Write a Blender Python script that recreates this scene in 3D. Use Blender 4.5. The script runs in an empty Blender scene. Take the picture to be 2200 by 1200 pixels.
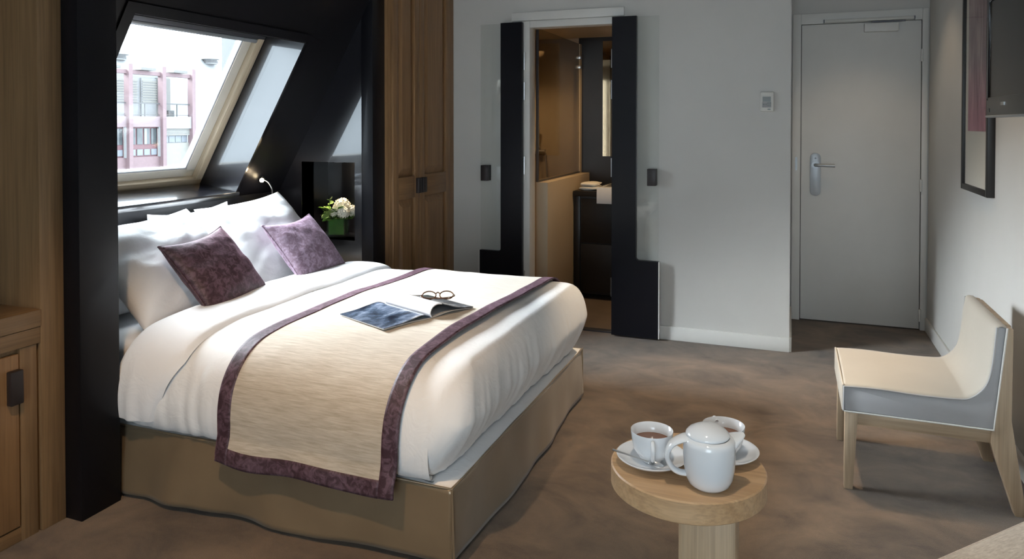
import bpy, bmesh, math, random
from mathutils import Vector, Matrix, noise
random.seed(7)
PI = math.pi
scene = bpy.context.scene
C = bpy.context.collection

# ------------------------------------------------------------------ camera
cam = bpy.data.cameras.new('camera'); camo = bpy.data.objects.new('camera', cam); C.objects.link(camo)
cam.sensor_width = 36; cam.lens = 25.66; cam.shift_y = -0.1394; cam.clip_start = .02; cam.clip_end = 500
camo.location = (0, 0, 1.36); camo.rotation_euler = (math.radians(89.0), 0, math.radians(20.9))
scene.camera = camo

# ------------------------------------------------------------------ sky, sun, exposure
SKY = 12.0
SUN = 66.0
w = bpy.data.worlds.new('sky'); scene.world = w; w.use_nodes = True
bg = w.node_tree.nodes['Background']; bg.inputs[0].default_value = (.76, .89, 1, 1); bg.inputs[1].default_value = SKY
sd = bpy.data.lights.new('sun', 'SUN'); sd.energy = SUN; sd.angle = math.radians(55); sd.color = (.90, .95, 1)
so = bpy.data.objects.new('sun', sd); C.objects.link(so)
so.rotation_euler = Vector((.80, .16, -.55)).to_track_quat('-Z', 'Y').to_euler()
def portal(loc, direction, sx, sy):
    l = bpy.data.lights.new('window_portal', 'AREA'); l.shape = 'RECTANGLE'; l.size = sx; l.size_y = sy; l.cycles.is_portal = True
    o = bpy.data.objects.new('window_portal', l); C.objects.link(o); o.location = loc
    o.rotation_euler = Vector(direction).to_track_quat('-Z', 'Y').to_euler()
portal((-3.02, 2.68, 1.48), (.861, 0, -.509), 1.2, 1.2)
portal((.06, -2.22, 1.18), (0, 1, 0), 1.4, 2.2)
scene.view_settings.view_transform = 'Standard'; scene.view_settings.look = 'None'
scene.view_settings.gamma = 1; scene.view_settings.use_curve_mapping = False
scene.view_settings.exposure = -0.27

# ------------------------------------------------------------------ materials
def new_mat(name):
    m = bpy.data.materials.new(name); m.use_nodes = True
    nt = m.node_tree; return m, nt, nt.nodes['Principled BSDF']
def ramp(nt, stops):
    r = nt.nodes.new('ShaderNodeValToRGB'); e = r.color_ramp.elements
    while len(e) < len(stops): e.new(.5)
    for i, (p, c) in enumerate(stops): e[i].position = p; e[i].color = (*c, 1)
    return r
def coords(nt, scale, rot=(0, 0, 0)):
    t = nt.nodes.new('ShaderNodeTexCoord'); mp = nt.nodes.new('ShaderNodeMapping')
    mp.inputs['Scale'].default_value = scale; mp.inputs['Rotation'].default_value = rot
    nt.links.new(t.outputs['Object'], mp.inputs[0]); return mp
def nz(nt, vec, scale, detail=4, rough=.55, dist=0):
    n = nt.nodes.new('ShaderNodeTexNoise'); n.inputs['Scale'].default_value = scale; n.inputs['Detail'].default_value = detail
    n.inputs['Roughness'].default_value = rough; n.inputs['Distortion'].default_value = dist
    nt.links.new(vec.outputs[0], n.inputs['Vector']); return n
def bump(nt, b, src, strength, dist=.01):
    n = nt.nodes.new('ShaderNodeBump'); n.inputs['Strength'].default_value = strength; n.inputs['Distance'].default_value = dist
    nt.links.new(src.outputs[0], n.inputs['Height']); nt.links.new(n.outputs[0], b.inputs['Normal'])
def plain(name, col, rough=.5, metal=0, spec=.5, coat=0, sheen=0, var=.06, vscale=6, bmp=0, bscale=200, emit=None, estr=0):
    m, nt, b = new_mat(name)
    b.inputs['Roughness'].default_value = rough; b.inputs['Metallic'].default_value = metal
    b.inputs['Specular IOR Level'].default_value = spec; b.inputs['Coat Weight'].default_value = coat
    b.inputs['Sheen Weight'].default_value = sheen
    mp = coords(nt, (1, 1, 1)); n = nz(nt, mp, vscale)
    r = ramp(nt, [(.3, tuple(c * (1 - var) for c in col)), (.7, tuple(min(1, c * (1 + var)) for c in col))])
    nt.links.new(n.outputs[0], r.inputs[0]); nt.links.new(r.outputs[0], b.inputs['Base Color'])
    if bmp: bump(nt, b, nz(nt, mp, bscale, 3, .6, .8 if bscale < 20 else 0), bmp, .012 if bscale < 20 else .002)
    if emit: b.inputs['Emission Color'].default_value = (*emit, 1); b.inputs['Emission Strength'].default_value = estr
    return m
def wood(name, c1, c2, axis='Z', rough=.45, sc=1.0):
    m, nt, b = new_mat(name); b.inputs['Roughness'].default_value = rough
    long = {'X': (1.2, 30, 30), 'Y': (30, 1.2, 30), 'Z': (30, 30, 1.2)}[axis]
    mp = coords(nt, tuple(v * sc for v in long)); n = nz(nt, mp, 1.0, 6, .6, .6)
    mp2 = coords(nt, tuple(v * sc * (5 if v > 10 else 3) for v in long)); n2 = nz(nt, mp2, 1.0, 3)
    r = ramp(nt, [(.28, c1), (.72, c2)]); nt.links.new(n.outputs[0], r.inputs[0])
    mx = nt.nodes.new('ShaderNodeMix'); mx.data_type = 'RGBA'; mx.blend_type = 'MULTIPLY'; mx.inputs[0].default_value = .35
    r2 = ramp(nt, [(.35, (.45, .45, .45)), (.6, (1, 1, 1))]); nt.links.new(n2.outputs[0], r2.inputs[0])
    nt.links.new(r.outputs[0], mx.inputs[6]); nt.links.new(r2.outputs[0], mx.inputs[7])
    nt.links.new(mx.outputs[2], b.inputs['Base Color']); bump(nt, b, n2, .15, .002)
    return m
def velvet(name, dark, light, sc=14):
    m, nt, b = new_mat(name); b.inputs['Roughness'].default_value = .55
    b.inputs['Sheen Weight'].default_value = .4; b.inputs['Sheen Roughness'].default_value = .3; b.inputs['Sheen Tint'].default_value = (*[min(1, c * 2.5) for c in light], 1)
    mp = coords(nt, (1, 1, 1)); n = nz(nt, mp, sc, 6, .65, 1.2)
    r = ramp(nt, [(.44, dark), (.62, light)]); nt.links.new(n.outputs[0], r.inputs[0]); nt.links.new(r.outputs[0], b.inputs['Base Color'])
    bump(nt, b, n, .3, .003); return m
def streak(name, c1, c2, scale, rough=.75, sheen=.2, bstr=.25):
    m, nt, b = new_mat(name); b.inputs['Roughness'].default_value = rough; b.inputs['Sheen Weight'].default_value = sheen
    mp = coords(nt, scale); n = nz(nt, mp, 1, 4, .6, .3)
    r = ramp(nt, [(.3, c1), (.7, c2)]); nt.links.new(n.outputs[0], r.inputs[0]); nt.links.new(r.outputs[0], b.inputs['Base Color'])
    bump(nt, b, n, bstr, .003); return m
def glass(name, tint=(1, 1, 1), gloss=1.0, rough=.0):
    m = bpy.data.materials.new(name); m.use_nodes = True; nt = m.node_tree; nt.nodes.clear()
    o = nt.nodes.new('ShaderNodeOutputMaterial'); mx = nt.nodes.new('ShaderNodeMixShader')
    t = nt.nodes.new('ShaderNodeBsdfTransparent'); t.inputs[0].default_value = (*tint, 1)
    g = nt.nodes.new('ShaderNodeBsdfGlossy'); g.inputs['Roughness'].default_value = rough
    lw_ = nt.nodes.new('ShaderNodeLayerWeight'); lw_.inputs[0].default_value = .5
    pw = nt.nodes.new('ShaderNodeMath'); pw.operation = 'POWER'; pw.inputs[1].default_value = 5
    f = nt.nodes.new('ShaderNodeMath'); f.operation = 'MULTIPLY_ADD'; f.inputs[1].default_value = .9 * gloss; f.inputs[2].default_value = .04 * gloss
    nt.links.new(lw_.outputs['Facing'], pw.inputs[0]); nt.links.new(pw.outputs[0], f.inputs[0])
    nt.links.new(f.outputs[0], mx.inputs[0]); nt.links.new(t.outputs[0], mx.inputs[1]); nt.links.new(g.outputs[0], mx.inputs[2])
    nt.links.new(mx.outputs[0], o.inputs[0]); return m
def emitter(name, col, s):
    m, nt, b = new_mat(name); b.inputs['Base Color'].default_value = (*col, 1)
    b.inputs['Emission Color'].default_value = (*col, 1); b.inputs['Emission Strength'].default_value = s; return m
def carpet_mat():
    m, nt, b = new_mat('carpet'); b.inputs['Roughness'].default_value = .95; b.inputs['Sheen Weight'].default_value = .25
    b.inputs['Specular IOR Level'].default_value = .1
    mp = coords(nt, (1, 1.3, 1), (0, 0, .5)); n = nz(nt, mp, 3.4, 6, .66, .5)
    r = ramp(nt, [(.32, (.086, .060, .042)), (.5, (.158, .113, .077)), (.66, (.218, .155, .103))])
    nt.links.new(n.outputs[0], r.inputs[0])
    mp2 = coords(nt, (1, 1, 1)); n2 = nz(nt, mp2, 420, 2)
    mx = nt.nodes.new('ShaderNodeMix'); mx.data_type = 'RGBA'; mx.blend_type = 'MULTIPLY'; mx.inputs[0].default_value = .5
    r2 = ramp(nt, [(.3, (.55, .55, .55)), (.7, (1, 1, 1))]); nt.links.new(n2.outputs[0], r2.inputs[0])
    nt.links.new(r.outputs[0], mx.inputs[6]); nt.links.new(r2.outputs[0], mx.inputs[7]); nt.links.new(mx.outputs[2], b.inputs['Base Color'])
    bump(nt, b, n2, .6, .006); return m
M = {}
M['carpet'] = carpet_mat()
M['wall'] = plain('plaster', (.585, .575, .55), .85, spec=.2, var=.02, vscale=3, bmp=.05, bscale=120)
M['ceiling'] = plain('ceiling_paint', (.62, .60, .57), .9, spec=.2, var=.02)
M['white_paint'] = plain('white_paint', (.71, .70, .67), .45, var=.02)
M['black'] = plain('black_lacquer', (.007, .007, .010), .28, spec=.6, coat=1.0, var=.2, vscale=3)
M['black_satin'] = plain('black_satin', (.005, .005, .007), .42, spec=.22, coat=.05, var=.2, vscale=3)
M['black_wood'] = plain('black_board', (.005, .005, .008), .34, spec=.28, var=.2, vscale=3)
M['oak'] = wood('oak', (.17, .098, .043), (.27, .165, .080), 'Z', .5)
M['oak_y'] = wood('oak_lengthwise', (.17, .098, .043), (.27, .165, .080), 'Y', .5)
M['oak_door'] = wood('oak_door', (.21, .112, .046), (.31, .175, .079), 'Z', .45)
M['oak_door_y'] = wood('oak_door_rail', (.21, .112, .046), (.31, .175, .079), 'Y', .45)
M['ash'] = wood('pale_ash', (.37, .265, .17), (.50, .385, .265), 'Z', .5)
M['ash_x'] = wood('pale_ash_lengthwise', (.37, .265, .17), (.50, .385, .265), 'X', .5)
M['beech'] = wood('honey_oak', (.50, .30, .15), (.64, .42, .235), 'X', .42)
M['beech_z'] = wood('honey_oak_post', (.46, .31, .18), (.60, .44, .28), 'Z', .45)
M['pine'] = wood('pine', (.47, .37, .25), (.60, .50, .36), 'Y', .4, .6)
M['pine_x'] = wood('pine_rail', (.47, .37, .25), (.60, .50, .36), 'X', .4, .6)
M['sash'] = plain('pine_sash_daylit', (.72, .67, .58), .35, var=.04)  # pine made paler, the daylight glare is put into its colour
M['linen'] = plain('white_linen', (.82, .82, .83), .8, spec=.2, sheen=.15, var=.015, vscale=4, bmp=.25, bscale=12)
M['duvet'] = plain('duvet_cotton', (.80, .80, .80), .75, spec=.25, sheen=.15, var=.02, vscale=5, bmp=.25, bscale=14)
M['skirt'] = plain('gold_satin', (.23, .168, .10), .33, metal=.35, spec=.8, sheen=.2, var=.12, vscale=4)
M['runner'] = streak('runner_weave', (.40, .335, .25), (.58, .505, .41), (14, 160, 160), .7, .3)
M['velvet_trim'] = velvet('velvet_trim', (.045, .020, .028), (.135, .080, .105), 34)
M['velvet_dark'] = velvet('plum_velvet', (.038, .014, .020), (.115, .062, .082), 40)
M['velvet_light'] = velvet('mauve_velvet', (.13, .082, .112), (.255, .19, .25), 42)
M['chair_fabric'] = plain('cream_leatherette', (.45, .412, .352), .5, spec=.35, sheen=.1, var=.03, bmp=.05, bscale=250)
M['chair_side'] = plain('leatherette_cool_lit', (.40, .40, .41), .5, spec=.35, var=.03, bmp=.05, bscale=250)  # greyer than the seat, cool daylight on the sides put into the colour
M['piping'] = plain('pale_piping', (.72, .70, .66), .5)
M['stool_weave'] = streak('boucle_weave', (.50, .38, .27), (.74, .62, .49), (60, 190, 60), .85, .3, .5)
M['china'] = plain('white_china', (.80, .81, .83), .12, spec=.5, coat=.4, var=.01)
M['tea'] = plain('tea', (.20, .085, .045), .08, var=.1)
M['steel'] = plain('brushed_steel', (.62, .62, .62), .28, metal=1, var=.04)
M['satin_metal'] = plain('satin_aluminium', (.42, .44, .46), .45, metal=.7, var=.03)
M['dark_steel'] = plain('dark_steel', (.10, .10, .11), .4, metal=.6, var=.05)
M['handle'] = plain('dark_bronze', (.022, .016, .016), .45, var=.2)
M['pane'] = glass('window_glass', (.97, .98, .98))
M['picture_glass'] = glass('picture_glass', (.97, .97, .97), .15)
M['leaf_glass'] = glass('clear_glass', (.975, .985, .98), .8)
M['vase_glass'] = glass('vase_glass', (.90, .96, .92), 1)
M['shower_glass'] = glass('shower_glass', (.82, .80, .76), 1)
M['tv_bezel'] = plain('tv_plastic', (.045, .043, .040), .35, var=.1)
M['tv_screen'] = plain('tv_screen', (.020, .019, .017), .25, spec=.4, var=.05)
M['tv_gloss'] = plain('tv_gloss_black', (.006, .006, .008), .12, var=.05)
M['frame_black'] = plain('black_frame', (.012, .010, .009), .4, var=.15)
M['mat_board'] = plain('mat_board', (.66, .63, .55), .8, var=.02)
M['beige_tile'] = plain('beige_render', (.46, .37, .26), .5, var=.05, vscale=2)
M['bath_floor'] = plain('bath_floor', (.16, .12, .09), .5, var=.12, vscale=5)
M['bath_black'] = plain('bath_black', (.012, .010, .009), .35, var=.2)
M['mirror'] = plain('mirror_brown_reflection', (.36, .27, .17), .04, metal=1, var=0)  # brown of the reflected room is put into the mirror colour
M['towel'] = plain('towel', (.80, .76, .68), .95, spec=.1, sheen=.4, var=.04, bmp=.5, bscale=250)
M['lcd'] = plain('lcd', (.10, .105, .09), .3, var=.1)
M['keys'] = plain('keypad', (.30, .29, .29), .5, var=.1)
M['plastic'] = plain('white_plastic', (.62, .61, .57), .5, var=.02)
M['leaf_green'] = plain('leaf_green', (.10, .22, .025), .5, var=.45, vscale=25)
M['leaf_pale'] = plain('leaf_pale', (.24, .36, .10), .5, var=.35, vscale=25)
M['leaf_wrap'] = plain('leaf_wrap', (.045, .15, .012), .4, var=.3, vscale=20)
M['petal'] = plain('petal', (.82, .78, .66), .7, var=.06, vscale=30)
M['stem'] = plain('stem', (.12, .22, .04), .6, var=.2)
M['shell'] = plain('tortoiseshell', (.10, .045, .022), .2, var=.6, vscale=60)
M['page'] = plain('page_paper', (.80, .80, .81), .3, var=.01)
M['cover'] = plain('magazine_edge', (.60, .60, .61), .5, var=.05)
def print_mat(name, stops, sc, seed):
    m, nt, b = new_mat(name); b.inputs['Roughness'].default_value = .22
    mp = coords(nt, (1, 1.6, 1)); mp.inputs['Location'].default_value = (seed, seed * .7, 0)
    n = nz(nt, mp, sc, 6, .6, .35); r = ramp(nt, stops); nt.links.new(n.outputs[0], r.inputs[0]); nt.links.new(r.outputs[0], b.inputs['Base Color']); return m
M['print_blue'] = print_mat('magazine_photo', [(.34, (.012, .016, .028)), (.48, (.06, .085, .13)), (.58, (.16, .20, .28)), (.70, (.55, .58, .64))], 9, 3.1)
M['print_dark'] = print_mat('magazine_dark_photo', [(.36, (.015, .017, .02)), (.52, (.06, .065, .075)), (.68, (.42, .45, .50))], 11, 5.3)
def art_mat():
    m, nt, b = new_mat('pink_print'); b.inputs['Roughness'].default_value = .5
    mp = coords(nt, (1, 5, 1.0)); n = nz(nt, mp, 3.0, 5, .6, .8)
    r = ramp(nt, [(.30, (.17, .11, .115)), (.5, (.34, .25, .25)), (.7, (.50, .40, .39))]); nt.links.new(n.outputs[0], r.inputs[0])
    t = nt.nodes.new('ShaderNodeTexCoord'); sx = nt.nodes.new('ShaderNodeSeparateXYZ'); nt.links.new(t.outputs['Object'], sx.inputs[0])
    mr = nt.nodes.new('ShaderNodeMapRange'); mr.inputs[1].default_value = .66; mr.inputs[2].default_value = .36; nt.links.new(sx.outputs[2], mr.inputs[0])
    mx = nt.nodes.new('ShaderNodeMix'); mx.data_type = 'RGBA'; nt.links.new(mr.outputs[0], mx.inputs[0])
    r2 = ramp(nt, [(.35, (.26, .075, .12)), (.6, (.50, .22, .28))]); nt.links.new(n.outputs[0], r2.inputs[0])
    nt.links.new(r.outputs[0], mx.inputs[6]); nt.links.new(r2.outputs[0], mx.inputs[7]); nt.links.new(mx.outputs[2], b.inputs['Base Color']); return m
M['art'] = art_mat()
# street front opposite
M['f_white'] = plain('facade_white', (0.185, 0.185, 0.185), .8, var=.03)
M['f_pink'] = plain('facade_rose', (.135, .088, .092), .7, var=.06)
M['f_band'] = plain('facade_rose_band', (.155, .115, .120), .7, var=.05)
M['f_red'] = plain('facade_red_frame', (.105, .050, .055), .6, var=.06)
M['f_grey'] = plain('facade_grey', (0.120, 0.115, 0.107), .8, var=.06, vscale=20)
M['f_beige'] = plain('facade_beige', (0.170, 0.163, 0.145), .8, var=.04)
M['f_rail'] = plain('railing_grey', (0.060, 0.058, 0.058), .6, var=.05)
M['f_glass'] = plain('facade_glass', (0.045, 0.050, 0.052), .15, var=.3, vscale=2)
M['f_panel'] = plain('facade_blue_panel', (0.125, 0.135, 0.150), .5, var=.05)
M['street'] = plain('street_grey', (.20, .20, .20), .9, var=.1)
M['zinc'] = plain('pale_zinc', (.45, .46, .47), .6, var=.05)

# ------------------------------------------------------------------ mesh building
class MB:
    def __init__(s): s.v = []; s.f = []
    def add(s, vs, fs):
        b = len(s.v); s.v += [tuple(p) for p in vs]; s.f += [tuple(b + i for i in f) for f in fs]; return s
    def box(s, x0, x1, y0, y1, z0, z1):
        return s.add([(x0,y0,z0),(x1,y0,z0),(x1,y1,z0),(x0,y1,z0),(x0,y0,z1),(x1,y0,z1),(x1,y1,z1),(x0,y1,z1)],
                     [(0,3,2,1),(4,5,6,7),(0,1,5,4),(1,2,6,5),(2,3,7,6),(3,0,4,7)])
    def prism(s, poly, axis, a0, a1):
        n = len(poly)
        def P(p, a): return {'x': (a, p[0], p[1]), 'y': (p[0], a, p[1]), 'z': (p[0], p[1], a)}[axis]
        vs = [P(p, a0) for p in poly] + [P(p, a1) for p in poly]
        return s.add(vs, [tuple(range(n)), tuple(range(2*n-1, n-1, -1))] + [(i, (i+1) % n, n+(i+1) % n, n+i) for i in range(n)])
    def tube(s, pts, r, n=10, caps=True):
        pts = [Vector(p) for p in pts]; rs = r if isinstance(r, (list, tuple)) else [r]*len(pts); b = len(s.v)
        up = None
        for i, p in enumerate(pts):
            t = (pts[min(i+1, len(pts)-1)] - pts[max(i-1, 0)]).normalized()
            if up is None: up = t.orthogonal().normalized()
            up = (up - t*up.dot(t)).normalized(); si = t.cross(up)
            for k in range(n):
                a = 2*PI*k/n; s.v.append(tuple(p + (up*math.cos(a) + si*math.sin(a))*rs[i]))
        for i in range(len(pts)-1):
            for k in range(n): s.f.append((b+i*n+k, b+i*n+(k+1) % n, b+(i+1)*n+(k+1) % n, b+(i+1)*n+k))
        if caps: s.f.append(tuple(b+k for k in range(n))[::-1]); s.f.append(tuple(b+(len(pts)-1)*n+k for k in range(n)))
        return s
    def ring(s, fn, r, n, m):                       # closed tube along fn(t), t in 0..1
        b = len(s.v)
        for i in range(n):
            p = Vector(fn(i/n)); t = (Vector(fn((i+1) % n/n)) - Vector(fn((i-1) % n/n))).normalized()
            up = Vector((0, 0, 1)) if abs(t.z) < .9 else Vector((1, 0, 0)); up = (up - t*up.dot(t)).normalized(); si = t.cross(up)
            for k in range(m): a = 2*PI*k/m; s.v.append(tuple(p + (up*math.cos(a)+si*math.sin(a))*r))
        for i in range(n):
            for k in range(m): s.f.append((b+i*m+k, b+i*m+(k+1) % m, b+((i+1) % n)*m+(k+1) % m, b+((i+1) % n)*m+k))
        return s
    def lathe(s, prof, c=(0, 0, 0), n=40):
        b = len(s.v); k = len(prof)
        for i in range(n):
            a = 2*PI*i/n
            for r, z in prof: s.v.append((c[0]+r*math.cos(a), c[1]+r*math.sin(a), c[2]+z))
        for i in range(n):
            for j in range(k-1): s.f.append((b+i*k+j, b+((i+1) % n)*k+j, b+((i+1) % n)*k+j+1, b+i*k+j+1))
        if prof[0][0] > 1e-6: s.f.append(tuple(b+i*k for i in range(n))[::-1])
        if prof[-1][0] > 1e-6: s.f.append(tuple(b+i*k+k-1 for i in range(n)))
        return s
    def grid(s, fn, nu, nv, flip=False):
        b = len(s.v)
        for i in range(nu+1):
            for j in range(nv+1): s.v.append(tuple(fn(i/nu, j/nv)))
        for i in range(nu):
            for j in range(nv):
                a = b+i*(nv+1)+j; q = (a, a+nv+1, a+nv+2, a+1); s.f.append(q[::-1] if flip else q)
        return s
def tag(o, label, cat=None, group=None, kind=None):
    o['label'] = label
    if cat: o['category'] = cat
    if group: o['group'] = group
    if kind: o['kind'] = kind
    return o
def obj(name, mb, mat, parent=None, bevel=0, seg=2, smooth=None, merge=True, solid=0, subsurf=0, world=True):
    me = bpy.data.meshes.new(name); bm = bmesh.new()
    off = Vector((0, 0, 0))
    if parent is not None and world:
        p = parent
        while p is not None: off += p.location; p = p.parent
    vs = [bm.verts.new(Vector(v) - off) for v in mb.v]
    for f in mb.f:
        if len(set(f)) > 2:
            try: bm.faces.new([vs[i] for i in f])
            except ValueError: pass
    if merge: bmesh.ops.remove_doubles(bm, verts=bm.verts, dist=1e-6)
    bmesh.ops.recalc_face_normals(bm, faces=bm.faces)
    if bevel:
        ed = [e for e in bm.edges if len(e.link_faces) == 2 and e.calc_face_angle(0) > .5]
        bmesh.ops.bevel(bm, geom=ed, offset=bevel, segments=seg, affect='EDGES', profile=.5, clamp_overlap=True)
    bm.to_mesh(me); bm.free()
    if smooth is not None:
        me.polygons.foreach_set('use_smooth', [True]*len(me.polygons)); me.set_sharp_from_angle(angle=math.radians(smooth))
    elif bevel:
        me.polygons.foreach_set('use_smooth', [True]*len(me.polygons)); me.set_sharp_from_angle(angle=math.radians(35))
    me.materials.append(M[mat] if isinstance(mat, str) else mat)
    o = bpy.data.objects.new(name, me); C.objects.link(o)
    if parent is not None: o.parent = parent
    if solid: d = o.modifiers.new('thickness', 'SOLIDIFY'); d.thickness = solid; d.offset = -1
    if subsurf: d = o.modifiers.new('smooth', 'SUBSURF'); d.levels = subsurf; d.render_levels = subsurf
    return o
def thing(name, label, cat, loc=(0, 0, 0), group=None, kind=None):
    o = bpy.data.objects.new(name, None); C.objects.link(o); o.location = loc; o.empty_display_size = .1
    o['label'] = label
    if cat: o['category'] = cat
    if group: o['group'] = group
    if kind: o['kind'] = kind
    return o
def box(*a): return MB().box(*a)
def struct(name, mb, mat, label=None, parent=None, **k):
    o = obj(name, mb, mat, parent, **k); o['kind'] = 'structure'
    if label: o['label'] = label
    return o
def sthing(name, label, loc=(0, 0, 0)): return thing(name, label, None, loc, kind='structure')
def bez(p, n):                                     # Catmull-Rom through points
    p = [Vector(q) for q in p]; out = []
    for i in range(len(p)-1):
        a, b, c, d = p[max(i-1, 0)], p[i], p[i+1], p[min(i+2, len(p)-1)]
        for k in range(n):
            t = k/n; out.append(.5*((2*b)+(c-a)*t+(2*a-5*b+4*c-d)*t*t+(3*b-a-3*c+d)*t**3))
    out.append(p[-1]); return out
def copy_tree(o, parent=None):
    c = o.copy(); C.objects.link(c)
    if parent is not None: c.parent = parent
    for ch in list(o.children): copy_tree(ch, c)
    return c

# ------------------------------------------------------------------ room shell
XR, YB, YE, YK = .845, 4.64, 5.445, -2.2           # right wall, bathroom wall, entry wall, back wall
XL, XP, XW, XC = -2.33, -2.255, -2.21, -2.33       # left wall, portal, wardrobe, cabinet faces
CH = 2.5
struct('floor', box(-3.1, XR+.1, YK-.1, YB+.05, -.08, 0).box(0, XR+.1, YB+.05, YE+.05, -.08, 0), 'carpet', 'taupe brown mottled carpet covering the bedroom floor')
struct('ceiling', box(-2.9, XR+.1, YK-.1, YE+.2, CH, CH+.1), 'ceiling', 'plain painted ceiling above the bedroom')
struct('wall_right', box(XR, XR+.12, YK-.1, YE+.2, 0, CH), 'wall', 'off-white plaster wall behind chair, television and picture')
wb = MB().box(-2.45, -1.70, YB, YB+.10, 0, CH).box(-1.0, 0.0, YB, YB+.10, 0, CH).box(-1.70, -1.0, YB, YB+.10, 2.05, CH)
struct('wall_bathroom', wb, 'wall', 'off-white plaster wall around the bathroom doorway')
struct('wall_corridor', box(-.12, 0, YB+.10, YE+.1, 0, CH), 'wall', 'side wall of the entry recess')
we = MB().box(-.12, .012, YE, YE+.1, 0, CH).box(.834, XR, YE, YE+.1, 0, CH).box(.012, .834, YE, YE+.1, 2.112, CH)
struct('wall_entry', we, 'wall', 'off-white wall around the entry door')
struct('wall_left', box(XL-.12, XL, YK-.1, .55, 0, CH), 'wall', 'off-white plaster wall left of camera')
wk = MB().box(-2.45, -.63, YK-.12, YK, 0, CH).box(.75, XR+.1, YK-.12, YK, 0, CH).box(-.63, .75, YK-.12, YK, 2.28, CH).box(-.63, .75, YK-.12, YK, 0, .08)
struct('wall_back', wk, 'wall', 'off-white wall with glazed doors behind camera')
# baseboards
struct('baseboard_right', box(XR-.014, XR, YK, YE, 0, .085), 'white_paint', 'white baseboard along the chair wall', bevel=.003)
struct('baseboard_bathroom', box(-.99, 0, YB-.014, YB, 0, .085).box(-2.2, -1.79, YB-.014, YB, 0, .085), 'white_paint', 'white baseboard under the thermostat wall', bevel=.003)
struct('baseboard_left', box(XL, XL+.014, YK, .55, 0, .085), 'white_paint', 'white baseboard on the left wall')
struct('baseboard_corridor', box(0, .012, YB, YE, 0, .085), 'white_paint', 'white baseboard in the entry recess')
# glazed doors behind the camera
w2 = sthing('window_2', 'wide glazed doors in the wall behind the camera', (.06, YK-.06, .08))
for x in (-.63, .03, .69): obj('window_frame', box(x, x+.06, YK-.09, YK-.03, .08, 2.28), 'white_paint', w2)
obj('window_frame', box(-.63, .75, YK-.09, YK-.03, .08, .14), 'white_paint', w2); obj('window_frame', box(-.63, .75, YK-.09, YK-.03, 2.22, 2.28), 'white_paint', w2)
for x in (-.57, .09): obj('pane', box(x, x+.60, YK-.065, YK-.059, .14, 2.22), 'pane', w2)

# ------------------------------------------------------------------ bed alcove (black lacquer)
A0, A1 = 1.94, 3.65
SK = .576
def sx(z): return -2.9 + SK*(z-.98)
def slope_piece(y0, y1, z0, z1, t=.06): return MB().prism([(sx(z0), z0), (sx(z1), z1), (sx(z1)-t, z1), (sx(z0)-t, z0)], 'y', y0, y1)
struct('trim_1', box(-2.335, XP, 1.785, A0, 0, CH), 'black_satin', 'black lacquered post beside the oak cabinet', bevel=.002)
struct('trim_2', box(-2.33, XP, A1, 3.785, 0, CH), 'black_satin', 'black lacquered post beside the wardrobe', bevel=.002)
struct('trim_3', box(-2.33, XP, A0, A1, 2.12, CH), 'black_satin', 'black lacquered beam over the bed alcove', bevel=.002)
struct('wall_alcove_near', box(-3.35, -2.335, 1.80, A0, 0, CH), 'black_satin', 'black lacquered side of the bed alcove nearest the camera')
NX0, NX1, NZ0, NZ1, ND = -2.75, -2.378, .677, 1.134, .27
wf = MB().box(-3.35, NX0, A1, A1+.12, 0, CH).box(NX1, -2.33, A1, A1+.12, 0, CH).box(NX0, NX1, A1, A1+.12, 0, NZ0).box(NX0, NX1, A1, A1+.12, NZ1, CH)
struct('wall_alcove_far', wf, 'black', 'black lacquered side wall with a square lit niche')
nb = MB().box(NX0-.015, NX0, A1+.002, A1+ND, NZ0-.015, NZ1+.015).box(NX1, NX1+.015, A1+.002, A1+ND, NZ0-.015, NZ1+.015)
nb.box(NX0, NX1, A1+.002, A1+ND, NZ0-.015, NZ0).box(NX0, NX1, A1+.002, A1+ND, NZ1, NZ1+.015).box(NX0-.015, NX1+.015, A1+ND, A1+ND+.015, NZ0-.015, NZ1+.015)
struct('trim_4', nb, 'black', 'dark lining of the wall niche holding the flowers')
struct('wall_headboard', box(-2.98, -2.9, A0, A1, 0, .955), 'black_satin', 'black lacquered panel behind the pillows')
struct('wall_slope', slope_piece(A0, 2.158, .955, 2.2), 'black_satin', 'sloping black roof panel around the skylight')
ws = bpy.data.objects['wall_slope']
o = obj('slope_panel', slope_piece(3.273, A1, .955, 2.2), 'black_satin', ws); o = obj('slope_panel', slope_piece(2.158, 3.273, 1.803, 2.2), 'black_satin', ws)
# reveal boards
RV = (-.275, .045)
F0, F1 = (sx(.979), .979), (sx(1.791), 1.791)
def rv(p, k): return (p[0]+RV[0]*k, p[1]+RV[1]*k)
for y0, y1 in ((3.261, 3.285), (2.146, 2.17)):
    obj('reveal_board', MB().prism([F0, F1, rv(F1, .62), rv(F0, .62)], 'y', y0, y1), 'black', ws)
    d = .003 if y0 > 3 else -.003
    obj('reveal_board', MB().prism([rv(F0, .63), rv(F1, .63), rv(F1, 1.1), rv(F0, 1.1)], 'y', y0+d, y1+d), 'black', ws)
obj('reveal_board', MB().prism([F1, rv(F1, 1.1), (rv(F1, 1.1)[0], rv(F1, 1.1)[1]+.02), (F1[0], F1[1]+.02)], 'y', 2.146, 3.285), 'black', ws)
sill = MB().prism([(F0[0]+.014, F0[1]), rv(F0, 1.1), (rv(F0, 1.1)[0], rv(F0, 1.1)[1]-.03), (F0[0]+.014, F0[1]-.032)], 'y', A0+.01, 3.275)
struct('trim_5', sill, 'black', 'black window sill over the pillows', bevel=.002)
def casing(y0, y1, z0, z1): return MB().prism([(sx(z0)+.010, z0), (sx(z1)+.010, z1), (sx(z1)-.02, z1), (sx(z0)-.02, z0)], 'y', y0, y1)
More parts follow.
